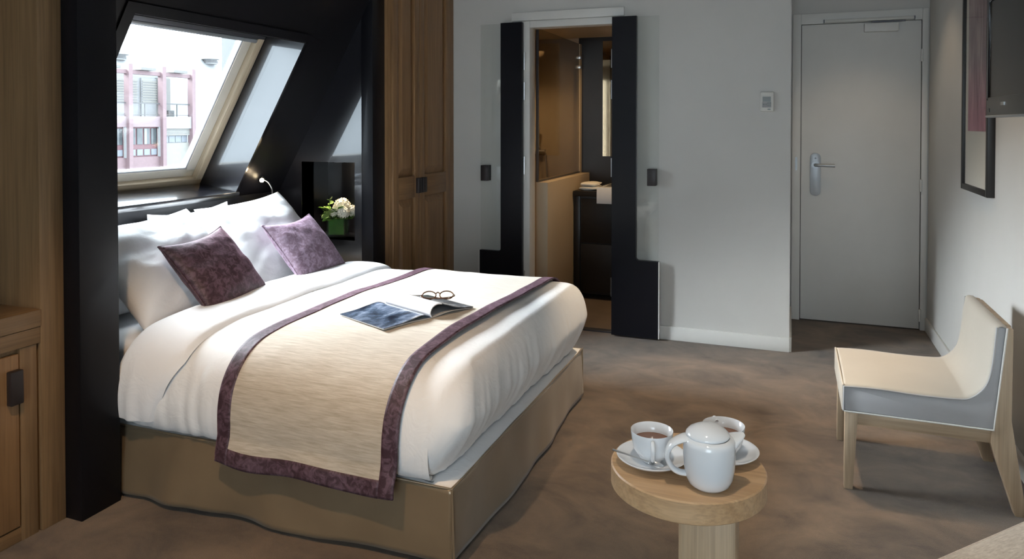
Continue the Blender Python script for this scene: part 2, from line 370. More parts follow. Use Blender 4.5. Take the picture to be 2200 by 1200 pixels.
obj('casing', casing(2.118, 2.168, .985, 1.835), 'black_satin', ws); obj('casing', casing(2.168, 3.262, 1.795, 1.835), 'black_satin', ws)
# skylight
P0 = Vector((F0[0]+RV[0], 2.17, F0[1]+RV[1])); S = Vector((SK, 0, 1)).normalized(); NO = Vector((-S.z, 0, S.x))
WL = math.hypot(F1[0]-F0[0], F1[1]-F0[1]); WW = 1.091
w1 = bpy.data.objects.new('window_1', None); C.objects.link(w1); tag(w1, 'pine framed skylight in the sloping black wall above the bed', kind='structure')
w1.matrix_world = Matrix(((0, S.x, NO.x, P0.x), (1, 0, 0, P0.y), (0, S.z, NO.z, P0.z), (0, 0, 0, 1)))
def wbar(name, a, mat, par=w1, bev=.004): return obj(name, box(*a), mat, par, bevel=bev, world=False)
fr, sa, fb_, sb_ = .050, .062, .042, .045
wbar('frame_rail', (0, WW, 0, fb_, -.02, .06), 'pine_x'); wbar('frame_rail', (0, WW, WL-.012, WL+.03, -.02, .06), 'dark_steel')
wbar('frame_stile', (WW-fr, WW, 0, WL-.004, -.02, .06), 'pine'); wbar('frame_stile', (0, fr, 0, WL-.012, -.02, .06), 'pine')
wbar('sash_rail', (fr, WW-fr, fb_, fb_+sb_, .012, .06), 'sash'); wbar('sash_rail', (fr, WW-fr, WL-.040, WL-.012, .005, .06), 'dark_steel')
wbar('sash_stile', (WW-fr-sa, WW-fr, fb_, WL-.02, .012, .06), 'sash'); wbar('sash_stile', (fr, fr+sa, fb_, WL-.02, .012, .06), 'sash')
obj('pane', box(fr+sa-.01, WW-fr-sa+.01, fb_+sb_-.01, WL-.03, .030, .038), 'pane', w1, world=False)
wbar('glazing_bead', (WW-fr-sa-.010, WW-fr-sa, fb_+sb_, WL-.04, .016, .028), 'zinc'); wbar('glazing_bead', (fr+sa, WW-fr-sa, fb_+sb_, fb_+sb_+.010, .016, .028), 'zinc')
wbar('control_bar', (.05, WW-.05, WL-.036, WL-.012, -.022, .004), 'satin_metal', bev=.008)
obj('outer_flashing', MB().box(-.12, WW+.12, -.12, 0, .0, .07).box(-.12, WW+.12, WL, WL+.15, .0, .07).box(-.12, 0, 0, WL, .0, .07).box(WW, WW+.12, 0, WL, .0, .07), 'zinc', w1, world=False)

# ------------------------------------------------------------------ street front opposite, through the skylight
FX = -32.0
bl = thing('apartment_building', 'apartment house across the street with rose coloured frames and balconies', 'building', (FX, 30, -14))
def fb(name, y0, y1, z0, z1, d0, d1, mat, par=bl): return obj(name, box(FX+d0, FX+d1, y0, y1, z0, z1), mat, par)
COLS = [23.7, 25.9, 28.1, 30.26, 32.35]
fb('wall', 22, 33.2, -14, -1.0, -6, 0, 'f_band')
fb('upper_wall', 22, 32.4, 1.35, 4.3, -6, -1.6, 'f_white')
for i, y in enumerate(COLS): fb('column', y-.12, y+.12, -1.0, 4.45, -.05, .30, 'f_pink')
for i in range(4):
    a, b = COLS[i]+.12, COLS[i+1]-.12
    fb('roof_beam', a, b, 3.95, 4.15, -.1, .15, 'f_pink')
    fb('awning_box', a+.35, a+1.3, 4.17, 4.3, -.3, .5, 'f_grey')
    sh = fb('shutter', a, b, 1.75, 3.9, -1.62, -1.5, 'f_white')
    for k in range(9): fb('slat', a+.05, b-.05, 2.55+k*.14, 2.64+k*.14, -1.5, -1.47, 'f_beige', sh)
    r = fb('railing', a, b, 2.42, 2.48, .02, .08, 'f_rail'); fb('rail_bar', a, b, 1.83, 1.86, .03, .06, 'f_rail', r)
    fb('rail_post', a+.95, a+.99, 1.75, 2.45, .02, .07, 'f_rail', r)
    if i < 3:
        fb('balcony_slab', a, b, 1.2, 1.76, -1.6, .12, 'f_band')
        wdw = fb('window', a, b, -.38, 1.2, -.25, -.1, 'f_red')
        n = 4; ww = (b-a-.1*(n+1))/n
        for k in range(n):
            p0 = a+.1+k*(ww+.1); fb('pane', p0, p0+ww, .28, 1.12, -.1, -.06, 'f_glass', wdw); fb('panel', p0, p0+ww, -.3, .02, -.1, -.06, 'f_panel', wdw)
            if k % 2 == 0: fb('curtain', p0, p0+ww*.45, .28, 1.12, -.06, -.05, 'f_white', wdw)
        fb('spandrel', a, b, -1.0, -.38, -.3, .02, 'f_pink'); fb('down_pipe', b-.08, b, -.4, 1.2, .03, .1, 'f_white')
    else:
        fb('parapet', a, b, 1.1, 1.76, -1.6, .2, 'f_white')
        l = fb('louvre', a, b, .72, 1.1, -.3, .05, 'f_white')
        for k in range(4): fb('slat', a, b, .74+k*.09, .79+k*.09, .05, .09, 'f_beige', l)
        wdw = fb('window', a, b, .3, .72, -.3, -.1, 'f_white')
        for k in range(4): fb('pane', a+.06+k*.45, a+.44+k*.45, .34, .68, -.1, -.07, 'f_panel', wdw)
        fb('spandrel', a, b, -1.0, .3, -.3, 0, 'f_beige')
fb('end_wall', 31.4, 32.2, 1.76, 3.95, -1.6, -1.3, 'f_grey'); fb('sign_plate', 31.65, 31.9, 2.7, 3.05, -1.3, -1.27, 'f_white')
fb('balcony_chair', 31.0, 31.4, 1.76, 2.1, -.6, -.2, 'f_rail')
b2 = thing('roof_building', 'pale rooftops with chimney vents behind the rose framed apartment house', 'building', (-46, 44, -14))
obj('wall', box(-52, -46, 30, 68, -14, 4.2), 'f_white', b2); obj('roof', MB().prism([(-46, 4.2), (-52, 4.2), (-52, 7.2), (-48, 7.0)], 'y', 30, 68), 'f_white', b2)
for y, z in ((41.0, 6.2), (47.5, 5.2), (50.5, 6.6)):
    v = obj('vent', MB().lathe([(0, 0), (.55, 0), (.55, .35), (.8, .4), (.75, .6), (0, .9)], (-47.6, y, z), 16), 'f_white', b2); obj('vent_slot', MB().lathe([(.56, .1), (.60, .1), (.60, .3), (.56, .3)], (-47.6, y, z), 16), 'f_rail', v)
struct('ground', box(-120, -4, -60, 120, -14.2, -14), 'street', 'street far below the skylight')

# ------------------------------------------------------------------ oak cabinet, left
cb = thing('oak_cabinet', 'built-in oak cabinet with open shelf bay, far left', 'cabinet', (XC, 1.2, 0))
Y0c, Y1c = .55, 1.785
obj('side_post', box(XC-.42, XC, 1.70, Y1c, 0, CH), 'oak', cb, bevel=.002)
obj('side_post', box(XC-.42, XC, Y0c, Y0c+.085, 0, CH), 'oak', cb, bevel=.002)
obj('back_panel', box(XC-.42, XC-.40, Y0c+.085, 1.70, 0, CH), 'oak', cb)
ct = obj('counter', box(XC-.40, XC+.004, Y0c+.085, 1.70, .688, .744), 'oak_y', cb, bevel=.002)
obj('counter_apron', box(XC-.40, XC, Y0c+.085, 1.70, .632, .686), 'oak_y', cb, bevel=.002)
obj('carcass', box(XC-.40, XC-.022, Y0c+.085, 1.70, .0, .630), 'oak', cb)
for a, b in ((1.115, 1.628), (.645, 1.105)):
    dr = obj('door', box(XC-.022, XC-.004, a, b, .052, .615), 'oak_door', cb, bevel=.002)
    hy = b-.041 if b > 1.5 else a
    obj('handle', box(XC-.004, XC+.02, hy, hy+.041, .459, .568), 'handle', dr, bevel=.003)
obj('face_stile', box(XC-.022, XC-.006, 1.634, 1.69, .0, .630), 'oak', cb, bevel=.001)
obj('face_rail', box(XC-.022, XC-.008, Y0c+.085, 1.634, .0, .046), 'oak_y', cb, bevel=.001)

# ------------------------------------------------------------------ wardrobe beside the bathroom wall
wd = thing('oak_wardrobe', 'built-in oak wardrobe with two panelled doors beside the bed alcove', 'wardrobe', (XW, 4.21, 0))
obj('body', box(XW-.13, XW-.024, 3.785, YB, 0, CH), 'oak_door', wd)
obj('frame_stile', box(XW-.024, XW, 4.567, YB, 0, CH), 'oak_door', wd, bevel=.002)
for a, b, hs in ((3.79, 4.117, 1), (4.123, 4.562, 0)):
    d = obj('door', box(XW-.024, XW-.010, a, b, .06, 2.46), 'oak_door', wd)
    st = .062
    obj('stile', box(XW-.010, XW+.010, a, a+st, .06, 2.46), 'oak_door', d, bevel=.002); obj('stile', box(XW-.010, XW+.010, b-st, b, .06, 2.46), 'oak_door', d, bevel=.002)
    for z0, z1 in ((.06, .14), (.90, 1.035), (2.38, 2.46)): obj('rail', box(XW-.010, XW+.010, a+st, b-st, z0, z1), 'oak_door_y', d, bevel=.002)
    for z0, z1 in ((.14, .90), (1.035, 2.38)):
        p0, p1 = a+st+.006, b-st-.006; z0 += .006; z1 -= .006; i = .045
        m = MB().add([(XW-.010, p0, z0), (XW-.010, p1, z0), (XW-.010, p1, z1), (XW-.010, p0, z1), (XW+.006, p0+i, z0+i), (XW+.006, p1-i, z0+i), (XW+.006, p1-i, z1-i), (XW+.006, p0+i, z1-i)],
                     [(0, 1, 5, 4), (1, 2, 6, 5), (2, 3, 7, 6), (3, 0, 4, 7), (4, 5, 6, 7)])
        obj('raised_panel', m, 'oak_door', d, merge=False)
    hy = b-.052 if hs else a+.004
    obj('handle', box(XW+.010, XW+.034, hy, hy+.048, .925, 1.02), 'handle', d, bevel=.003)

# ------------------------------------------------------------------ bathroom
struct('floor_bathroom', box(-2.5, -.4, YB+.05, 6.1, -.06, .0), 'bath_floor', 'dark brown bathroom floor')
struct('ceiling_bathroom', box(-2.5, -.4, YB+.10, 6.1, 2.085, 2.15), 'beige_tile', 'warm beige bathroom ceiling')
struct('wall_bath_near', MB().box(-2.4, -1.70, YB+.10, YB+.112, 0, 2.085).box(-1.0, -.5, YB+.10, YB+.112, 0, 2.085), 'beige_tile', 'bathroom side of the doorway wall')
struct('wall_shower', box(-2.5, -2.4, YB+.10, 6.1, 0, 2.085), 'beige_tile', 'beige side wall of the shower')
wbf = box(-2.4, -1.68, 6.0, 6.1, 0, 2.085)
struct('wall_bath_far', wbf, 'beige_tile', 'beige far wall of the shower')
struct('wall_vanity', box(-1.68, -.4, 5.985, 6.1, 0, 2.085), 'bath_black', 'dark wall panel behind the wash basin')
struct('wall_bath_right', box(-.5, -.4, YB+.10, 5.985, 0, 2.085), 'beige_tile', 'bathroom wall right of the vanity')
struct('wall_shower_low', box(-1.675, -1.585, 4.85, 5.985, 0, .95), 'beige_tile', 'low beige wall carrying the shower screen', bevel=.003)
sg = thing('shower_screen', 'clear glass shower screen on the low bathroom wall', 'shower screen', (-1.66, 5.4, .95))
obj('glass', box(-1.668, -1.660, 4.86, 5.93, .952, 2.03), 'shower_glass', sg)
obj('edge_seal', box(-1.674, -1.654, 4.85, 4.862, .952, 2.03), 'dark_steel', sg); obj('lower_channel', box(-1.674, -1.654, 4.862, 5.93, .951, .962), 'dark_steel', sg)
obj('wall_profile', box(-1.674, -1.654, 5.93, 5.984, .952, 2.03), 'beige_tile', sg)
for z in (1.82, 1.90): obj('hinge', box(-1.685, -1.643, 5.90, 5.95, z, z+.03), 'steel', sg, bevel=.004)
hs = thing('hand_shower', 'chrome hand shower with hanging hose in the bathroom', 'shower', (-2.03, 5.95, .6))
obj('mixer', MB().tube([(-2.10, 5.965, 1.12), (-1.97, 5.965, 1.12)], .022, 12), 'steel', hs, smooth=40)
obj('holder', MB().tube([(-2.03, 6.0, 1.14), (-2.03, 5.94, 1.17)], .012, 10), 'steel', hs, smooth=40)
obj('handle', MB().tube([(-2.03, 5.94, 1.12), (-2.03, 5.94, 1.27), (-2.03, 5.93, 1.33)], [.009, .012, .02], 10), 'steel', hs, smooth=40)
obj('hose', MB().tube(bez([(-2.03, 5.94, 1.12), (-2.05, 5.93, .9), (-2.03, 5.92, .6), (-1.96, 5.92, .5), (-1.93, 5.93, .7), (-1.97, 5.96, 1.1)], 8), .007, 8), 'steel', hs, smooth=60)
vn = thing('vanity_unit', 'black vanity cabinet seen through the bathroom doorway', 'vanity', (-1.1, 5.7, 0))
obj('counter', box(-1.58, -.51, 5.47, 5.98, .80, .84), 'bath_black', vn, bevel=.003)
obj('side_panel', box(-1.575, -1.53, 5.49, 5.98, 0, .80), 'bath_black', vn, bevel=.003)
d = obj('front_panel', box(-1.53, -.52, 5.50, 5.98, .04, .80), 'bath_black', vn); obj('drawer_front', box(-1.52, -1.03, 5.485, 5.50, .44, .78), 'bath_black', d, bevel=.002); obj('drawer_front', box(-1.52, -1.03, 5.485, 5.50, .06, .43), 'bath_black', d, bevel=.002)
bs = thing('wash_basin', 'white square wash basin on the black vanity', 'basin', (-1.14, 5.66, .84))
bm_ = MB().box(-1.385, -.90, 5.44, 5.47, .75, .875).box(-1.385, -.90, 5.83, 5.86, .842, .875).box(-1.385, -1.36, 5.47, 5.83, .842, .875).box(-.925, -.90, 5.47, 5.83, .842, .875).box(-1.36, -.925, 5.47, 5.83, .842, .85)
obj('bowl', bm_, 'china', bs, bevel=.003)
tw = thing('folded_towel', 'folded white towel beside the wash basin', 'towel', (-1.47, 5.62, .842))
for k, (h0, h1, s) in enumerate(((.842, .872, .085), (.872, .900, .075))):
    def tf(u, v, h0=h0, h1=h1, s=s):
        a = 2*PI*u; e = lambda q: math.copysign(abs(q)**.5, q); rr = 1-.35*abs(2*v-1)**3
        return (-1.475+s*.95*e(math.cos(a))*rr+.006*noise.noise((a*2, v*3, k)), 5.62+.11*e(math.sin(a))*rr, h0+(h1-h0)*v+.008*noise.noise((a, v*2, 3+k)))
    m = MB().grid(tf, 40, 8); m.f.append(tuple(range(8, 41*9-9, 9))); m.f.append(tuple(range(0, 41*9-9, 9))); obj('fold', m, 'towel', tw, smooth=60)
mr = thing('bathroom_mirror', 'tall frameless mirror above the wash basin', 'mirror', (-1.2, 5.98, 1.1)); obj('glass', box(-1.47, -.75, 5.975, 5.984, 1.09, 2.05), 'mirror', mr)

# bathroom doorway frame and leaves
df = sthing('trim_6', 'white frame of the bathroom doorway', (-1.37, YB, 0))
obj('head_casing', box(-1.768, -1.0, YB-.02, YB, 2.052, 2.108), 'white_paint', df, bevel=.003)
obj('head_jamb', box(-1.70, -1.0, YB-.006, YB+.10, 2.005, 2.05), 'white_paint', df, bevel=.003)
obj('side_jamb', box(-1.70, -1.640, YB-.012, YB+.10, 0, 2.05), 'white_paint', df, bevel=.003); obj('side_jamb', box(-1.062, -1.0, YB-.012, YB+.10, 0, 2.05), 'white_paint', df, bevel=.003)
obj('threshold', box(-1.64, -1.062, YB+.0, YB+.06, 0, .008), 'dark_steel', df)
def arc(cx, cy, r, a0, a1, n=6): return [(cx+r*math.cos(a0+(a1-a0)*k/n), cy+r*math.sin(a0+(a1-a0)*k/n)) for k in range(n+1)]
def leaf(name, label, x0, x1, xm, hinge_left, yl):
    lf = sthing(name, label, ((x0+x1)/2, yl, .012))
    r = .018
    if hinge_left:   # stile x0..xm, glass xm..x1
        poly = [(x0, .012), (x1, .012), (x1, .497)] + arc(xm+r, .497+r, r, -PI/2, -PI, 5) + [(xm, 2.04), (x0, 2.04)]; g = (xm-.01, x1-.003)
    else:
        poly = [(x1, .012), (x1, 2.04), (xm, 2.04)] + arc(xm-r, .497+r, r, 0, -PI/2, 5) + [(x0, .497), (x0, .012)]; g = (x0+.003, xm+.01)
    obj('panel', MB().prism(poly, 'y', yl, yl+.032), 'black_wood', lf)
    obj('glass', box(g[0], g[1], yl+.012, yl+.020, .49, 2.035), 'leaf_glass', lf)
    ex = x1 if hinge_left else x0-.006
    obj('edge_strip', box(ex, ex+.006, yl-.001, yl+.033, .012, .497), 'white_paint', lf)
    h0 = (x1-.07) if hinge_left else (x0+.014)
    for ya, yb in ((yl-.016, yl+.012), (yl+.020, yl+.045)): obj('handle', box(h0, h0+.054, ya, yb, .973, 1.078), 'handle', lf, bevel=.002)
    hx = x0-.012 if hinge_left else x1
    for z in (1.72, 1.52, 1.02, .25): obj('hinge', MB().tube([(hx+.006, yl+.03, z), (hx+.006, yl+.03, z+.12)], .007, 8), 'steel', lf, smooth=40)
    return lf
leaf('door_2', 'open black door leaf with clear glass beside the wardrobe', -1.99, -1.682, -1.835, False, 4.588)
leaf('door_3', 'open black door leaf with clear glass on the thermostat wall', -1.066, -.768, -.910, True, 4.575)

# ------------------------------------------------------------------ entry door
ed = sthing('door_1', 'plain off-white entry door with lever handle', (.43, YE, 0))
obj('frame_stile', box(.010, .064, YE-.016, YE+.08, 0, 2.116), 'white_paint', ed, bevel=.003); obj('frame_stile', box(.802, .836, YE-.016, YE+.08, 0, 2.116), 'white_paint', ed, bevel=.003)
obj('frame_head', box(.064, .802, YE-.016, YE+.08, 2.044, 2.116), 'white_paint', ed, bevel=.003)
obj('slab', box(.068, .797, YE-.008, YE+.035, .008, 2.040), 'white_paint', ed, bevel=.0015)
obj('door_gap_shade', box(.064, .802, YE+.036, YE+.05, .0, 2.044), 'handle', ed)  # dark sheet behind the slab, stands in for shade in the gap
pl = MB(); hp = [(.160+.034*math.cos(a), 1.127+.034*math.sin(a)) for a in [PI*k/12 for k in range(13)]]+[(.160+.034*math.cos(a), .900+.034*math.sin(a)) for a in [PI+PI*k/12 for k in range(13)]]
ph = obj('handle_plate', pl.prism(hp, 'y', YE-.018, YE-.008), 'satin_metal', ed, bevel=.002)
obj('lever', MB().tube(bez([(.160, YE-.016, 1.078), (.160, YE-.05, 1.078), (.172, YE-.062, 1.078), (.195, YE-.064, 1.078), (.281, YE-.064, 1.076)], 6), .0105, 14), 'satin_metal', ph, smooth=50)
obj('rosette', MB().prism([(.160+.026*math.cos(2*PI*k/24), 1.078+.026*math.sin(2*PI*k/24)) for k in range(24)], 'y', YE-.024, YE-.018), 'satin_metal', ph)
obj('lock_pin', MB().tube([(.160, YE-.018, 1.124), (.160, YE-.021, 1.124)], .006, 10), 'dark_steel', ph)
for z in (1.76, .905, .05): obj('hinge', MB().tube([(.800, YE-.020, z+.01), (.800, YE-.020, z+.09)], .008, 10), 'white_paint', ed, smooth=40)
ra = obj('closer_rail', box(.206, .757, YE-.045, YE-.017, 2.046, 2.066), 'plastic', ed, bevel=.003)
for x in (.206, .751): obj('end_cap', box(x-.002, x+.005, YE-.046, YE-.017, 2.045, 2.067), 'dark_steel', ra)
obj('closer_arm', box(.50, .70, YE-.040, YE-.030, 2.034, 2.043), 'dark_steel', ra)
obj('closer_body', box(.455, .660, YE-.055, YE-.008, 1.972, 2.030), 'white_paint', ed, bevel=.006)
obj('strike_plate', box(.030, .044, YE-.018, YE-.016, 1.04, 1.13), 'satin_metal', ed)

# ------------------------------------------------------------------ thermostat
th = thing('thermostat', 'small white thermostat with grey display on the wall', 'thermostat', (-.133, YB, 1.43))
obj('body', box(-.172, -.094, YB-.022, YB, 1.434, 1.552), 'plastic', th, bevel=.006, seg=3)
kp = obj('keypad', box(-.160, -.110, YB-.0235, YB-.022, 1.458, 1.490), 'keys', th); obj('display', box(-.158, -.112, YB-.0240, YB-.022, 1.492, 1.522), 'lcd', th)
for x, z in ((-.155, 1.472), (-.142, 1.472), (-.131, 1.480), (-.120, 1.480), (-.131, 1.467), (-.120, 1.467)): obj('button', box(x, x+.008, YB-.025, YB-.0235, z, z+.008), 'lcd', kp)
obj('badge', box(-.130, -.113, YB-.0228, YB-.022, 1.443, 1.451), 'lcd', th)

# ------------------------------------------------------------------ framed picture and television
pc = thing('framed_picture', 'tall black framed print with pink artwork on the wall', 'picture', (XR, 4.03, 1.03))
q0, q1, t0, t1 = 3.770, 4.300, 1.032, 2.28
fw = .028
obj('frame_bar', box(XR-.032, XR, q0, q0+fw, t0, t1), 'frame_black', pc, bevel=.002); obj('frame_bar', box(XR-.032, XR, q1-fw, q1, t0, t1), 'frame_black', pc, bevel=.002)
obj('frame_bar', box(XR-.032, XR, q0+fw, q1-fw, t0, t0+fw), 'frame_black', pc, bevel=.002); obj('frame_bar', box(XR-.032, XR, q0+fw, q1-fw, t1-fw, t1), 'frame_black', pc, bevel=.002)
obj('mat_board', box(XR-.018, XR-.004, q0+fw, q1-fw, t0+fw, t1-fw), 'mat_board', pc); obj('print', box(XR-.020, XR-.018, q0+.09, q1-.09, 1.325, 2.16), 'art', pc)
obj('glazing', box(XR-.027, XR-.024, q0+fw, q1-fw, t0+fw, t1-fw), 'picture_glass', pc)
tv = thing('television', 'black flat television mounted on the wall at the right edge', 'television', (.78, 2.95, 1.385))
obj('housing', box(.725, .775, 2.56, 3.338, 1.392, 1.850), 'tv_bezel', tv, bevel=.006)
tb = .034
obj('bezel', MB().box(.716, .726, 3.338-.020, 3.338, 1.45, 1.85).box(.716, .726, 2.56, 2.58, 1.45, 1.85).box(.716, .726, 2.58, 3.318, 1.832, 1.85), 'tv_gloss', tv, bevel=.002)
obj('screen', box(.7215, .726, 2.58, 3.318, 1.462, 1.832), 'tv_screen', tv)
lb = obj('lower_panel', box(.716, .727, 2.56, 3.338, 1.392, 1.462), 'tv_bezel', tv, bevel=.003)
obj('badge', box(.7145, .716, 3.085, 3.125, 1.428, 1.440), 'steel', lb); obj('trim_strip', box(.712, .74, 2.56, 3.338, 1.384, 1.393), 'satin_metal', tv, bevel=.003)
obj('sensor', box(.714, .716, 3.285, 3.30, 1.405, 1.42), 'tv_gloss', lb)
obj('wall_mount', box(.775, XR, 2.75, 3.10, 1.50, 1.75), 'dark_steel', tv)

# ------------------------------------------------------------------ bed
bed = thing('bed', 'double bed with gold satin valance set into the black alcove', 'bed', (-1.95, 2.73, 0))
BX0, BX1, BY0, BY1 = -2.88, -.955, 1.99, 3.485
for x in (-2.75, -1.1):
    for y in (2.12, 3.35): obj('leg', MB().lathe([(.0, 0), (.028, 0), (.028, .12), (0, .12)], (x, y, 0), 14), 'handle', bed)
obj('box_base', box(BX0, BX1-.02, BY0+.02, BY1-.02, .11, .236), 'linen', bed, bevel=.01)
obj('base_cover', box(BX0, BX1-.004, BY0+.004, BY1-.004, .232, .250), 'linen', bed, bevel=.006, seg=3)
obj('mattress', box(BX0, -1.04, BY0+.05, BY1-.05, .25, .535), 'linen', bed, bevel=.05, seg=4)
def wave(t, k): return .5*noise.noise((t*2.1, k, .3))+.5*noise.noise((t*5.3, k, 1.7))
def sk_near(u, v):
    x = BX0+(BX1-BX0)*u; z = .018+.004*math.sin(x*9)+v*(.250-.018); d = (1-v)**1.3
    bul = .045*math.exp(-((x+1.98)/.16)**2)+.030*math.sin(x*8+1)*(.5+.9*wave(x, 2))+.014*wave(x*1.7, 8)
    return (x, BY0-d*(.012+bul)-.010*noise.noise((x*6, z*5, 1)), z)
def sk_foot(u, v):
    y = BY0+(BY1-BY0)*u; z = .018+v*(.250-.018); d = (1-v)**1.3
    return (BX1+d*(.016+.024*math.sin(y*5+.8)*(.6+wave(y, 5)))+.008*noise.noise((y*5, z*5, 4)), y, z)
def sk_far(u, v):
    x = BX1+(BX0-BX1)*u; z = .018+v*(.250-.018); return (x, BY1+(1-v)*.015, z)
obj('valance_side', MB().grid(sk_near, 120, 14), 'skirt', bed, smooth=80, solid=.004)
obj('valance_foot', MB().grid(sk_foot, 90, 14), 'skirt', bed, smooth=80, solid=.004)
obj('valance_side', MB().grid(sk_far, 60, 6), 'skirt', bed, smooth=80, solid=.004)
obj('corner_piping', MB().tube([(BX1+.001+.012*(1-k/8)**1.3, BY0-.001-.010*(1-k/8)**1.3, .018+k/8*.232) for k in range(9)], .0035, 8), 'skirt', bed, smooth=60)
obj('top_piping', MB().tube([(BX0, BY0, .250), (BX1, BY0, .250), (BX1, BY1, .250)], .0035, 8), 'skirt', bed, smooth=60)

# duvet: nested rounded rectangles following a side profile
DY0, DY1, DXF, DXH = 1.962, 3.490, -.908, -2.27
PROF = bez([(.045, .256, 0), (.012, .275, 0), (-.004, .33, 0), (-.004, .40, 0), (.014, .47, 0), (.055, .53, 0), (.115, .570, 0), (.20, .590, 0), (.36, .602, 0), (.76, .606, 0)], 6)
def ins_far(d): return d*.6 if d < .2 else .12+(d-.2)*1.143
def duvet_ring(d):
    r = max(.015, .105-.35*d); x1, y0, y1 = DXF-(d*.38 if d < .2 else .076+(d-.2)*1.2), DY0+d, DY1-ins_far(d)
    if y1-y0 < 2*r: r = max(.001, (y1-y0)/2-.0005)
    pts = []
    for k in range(130): pts.append((DXH+(x1-r-DXH)*k/130, y0))
    for k in range(16): a = -PI/2+PI/2*k/16; pts.append((x1-r+r*math.cos(a), y0+r+r*math.sin(a)))
    for k in range(130): pts.append((x1, y0+r+(y1-y0-2*r)*k/130))
    for k in range(16): a = PI/2*k/16; pts.append((x1-r+r*math.cos(a), y1-r+r*math.sin(a)))
    for k in range(131): pts.append((x1-r-(x1-r-DXH)*k/130, y1))
    return pts
dm = MB(); rings = []
for pi_, p in enumerate(PROF):
    d, z = p.x, p.y; R = duvet_ring(d); row = []
    for i, (x, y) in enumerate(R):
        s = i*.012; low = max(0, min(1, (.56-z)/.22))
        pl_ = (noise.noise((s*9, z*1.5, 2.2))*.6+noise.noise((s*24, z*2.0, 7.1))*.4)
        amp = .020*low**.8
        if i < 130 and -1.86 < x < -1.03: amp *= .3
        foot = 130 <= i < 292
        nx, ny = (1, 0) if foot else ((0, -1) if i < 130 else (0, 1))
        if foot: ext = -.105*min(1, max(0, (.44-z)/.17))**1.3*(1-.35*(y-DY0)/(DY1-DY0))
        else: ext = 0
        o_ = pl_*amp+ext
        zz = z+(.010*noise.noise((x*2.6, y*2.6, 3.3))+.004*noise.noise((x*8, y*5, 1.1)))*(1-low)
        row.append((x+nx*o_, y+ny*o_, zz))
    rings.append(row)
n = len(rings[0])
for r in rings: dm.v += r
for a in range(len(rings)-1):
    for i in range(n-1): dm.f.append((a*n+i, a*n+i+1, (a+1)*n+i+1, (a+1)*n+i))
dv = obj('duvet', dm, 'duvet', None, smooth=80, solid=.012)
tag(dv, 'white duvet tucked over the bed', 'duvet')
# section across the bed for things that lie over the duvet
half = [(p.x, p.y) for p in PROF]
def section(off, z_end_near, z_end_far, tuck=False):
    pts = [(DY0+d, z) for d, z in half]+[(DY1-ins_far(d), z) for d, z in half[::-1][1:]]
    out = []
    for i, (y, z) in enumerate(pts):
        a, b = pts[max(i-1, 0)], pts[min(i+1, len(pts)-1)]; t = Vector((b[0]-a[0], b[1]-a[1])).normalized(); nrm = Vector((-t.y, t.x))
        out.append((y+nrm.x*off, z+nrm.y*off))
    if tuck:
        out = [q for q in out if q[1] > .292]; L = [0]
        for a, b in zip(out, out[1:]): L.append(L[-1]+math.hypot(b[0]-a[0], b[1]-a[1]))
        return out, L
    near = [q for q in out if not (q[0] < 2.3 and q[1] < .30)]; near = [q for q in near if not (q[0] > 3.2 and q[1] < max(.30, z_end_far))]
    f = near[0]; near = [(f[0]-.006, z_end_near)]+[(f[0]-.004, (f[1]+z_end_near)/2)]+near
    L = [0]
    for a, b in zip(near, near[1:]): L.append(L[-1]+math.hypot(b[0]-a[0], b[1]-a[1]))
    return near, L
def sec_at(sec, t):
    pts, L = sec; s = t*L[-1]
    for i in range(len(pts)-1):
        if s <= L[i+1]: k = (s-L[i])/max(1e-9, L[i+1]-L[i]); return (pts[i][0]+(pts[i+1][0]-pts[i][0])*k, pts[i][1]+(pts[i+1][1]-pts[i][1])*k, s)
    return (*pts[-1], L[-1])
def strip(sec, xa, xb, t0=0, t1=1, na=10, nt=160, rip=.004):
    def fn(u, v):
        t = t0+(t1-t0)*v; y, z, s = sec_at(sec, t); x = xa(t)+(xb(t)-xa(t))*u
        hem = max(0, min(1, (.34-z)/.1)) if y < 2.5 else 0
        w = noise.noise((x*5, s*3, 1.3))*rip; low = max(0, min(1, (.55-z)/.25))
        return (x+noise.noise((s*6, 3, 2))*.004, y-w*low*1.5*(1 if y < 2.7 else -1)-hem*.012*(1+math.sin(x*21)*.6), z+hem*.006*math.sin(x*17+1)+.010*noise.noise((x*2.6, y*2.6, 3.3))*(1-low)+.004*noise.noise((x*8, y*5, 1.1))*(1-low)+abs(w)*(1-low)*.6)
    return MB().grid(fn, na, nt)
# turned-down fold at the head end
sf = section(.031, .27, .30, True)
def fold_fn(u, v):
    y, z, s = sec_at(sf, v); low = max(0, min(1, (.55-z)/.25))
    xb = -2.285; xf = -2.0-.11*low+.012*noise.noise((s*4, 1, 1))
    a = u*PI; h = math.sin(a)**.35 if 0 < u < 1 else 0
    x = xb+(xf-xb)*u; o_ = (h-1)*.031+noise.noise((x*7, s*7, 5))*.004+noise.noise((x*22, s*3, 5))*.010*low
    ny = -1 if y < DY0+.10 else (1 if y > DY1-.10 else 0); k = min(1, low*1.2)
    return (x, y+ny*o_*k, z+o_*(1-k)+.010*noise.noise((x*2.6, y*2.6, 3.3))*(1-low))
obj('turned_fold', MB().grid(fold_fn, 24, 150), 'linen', dv, smooth=80)
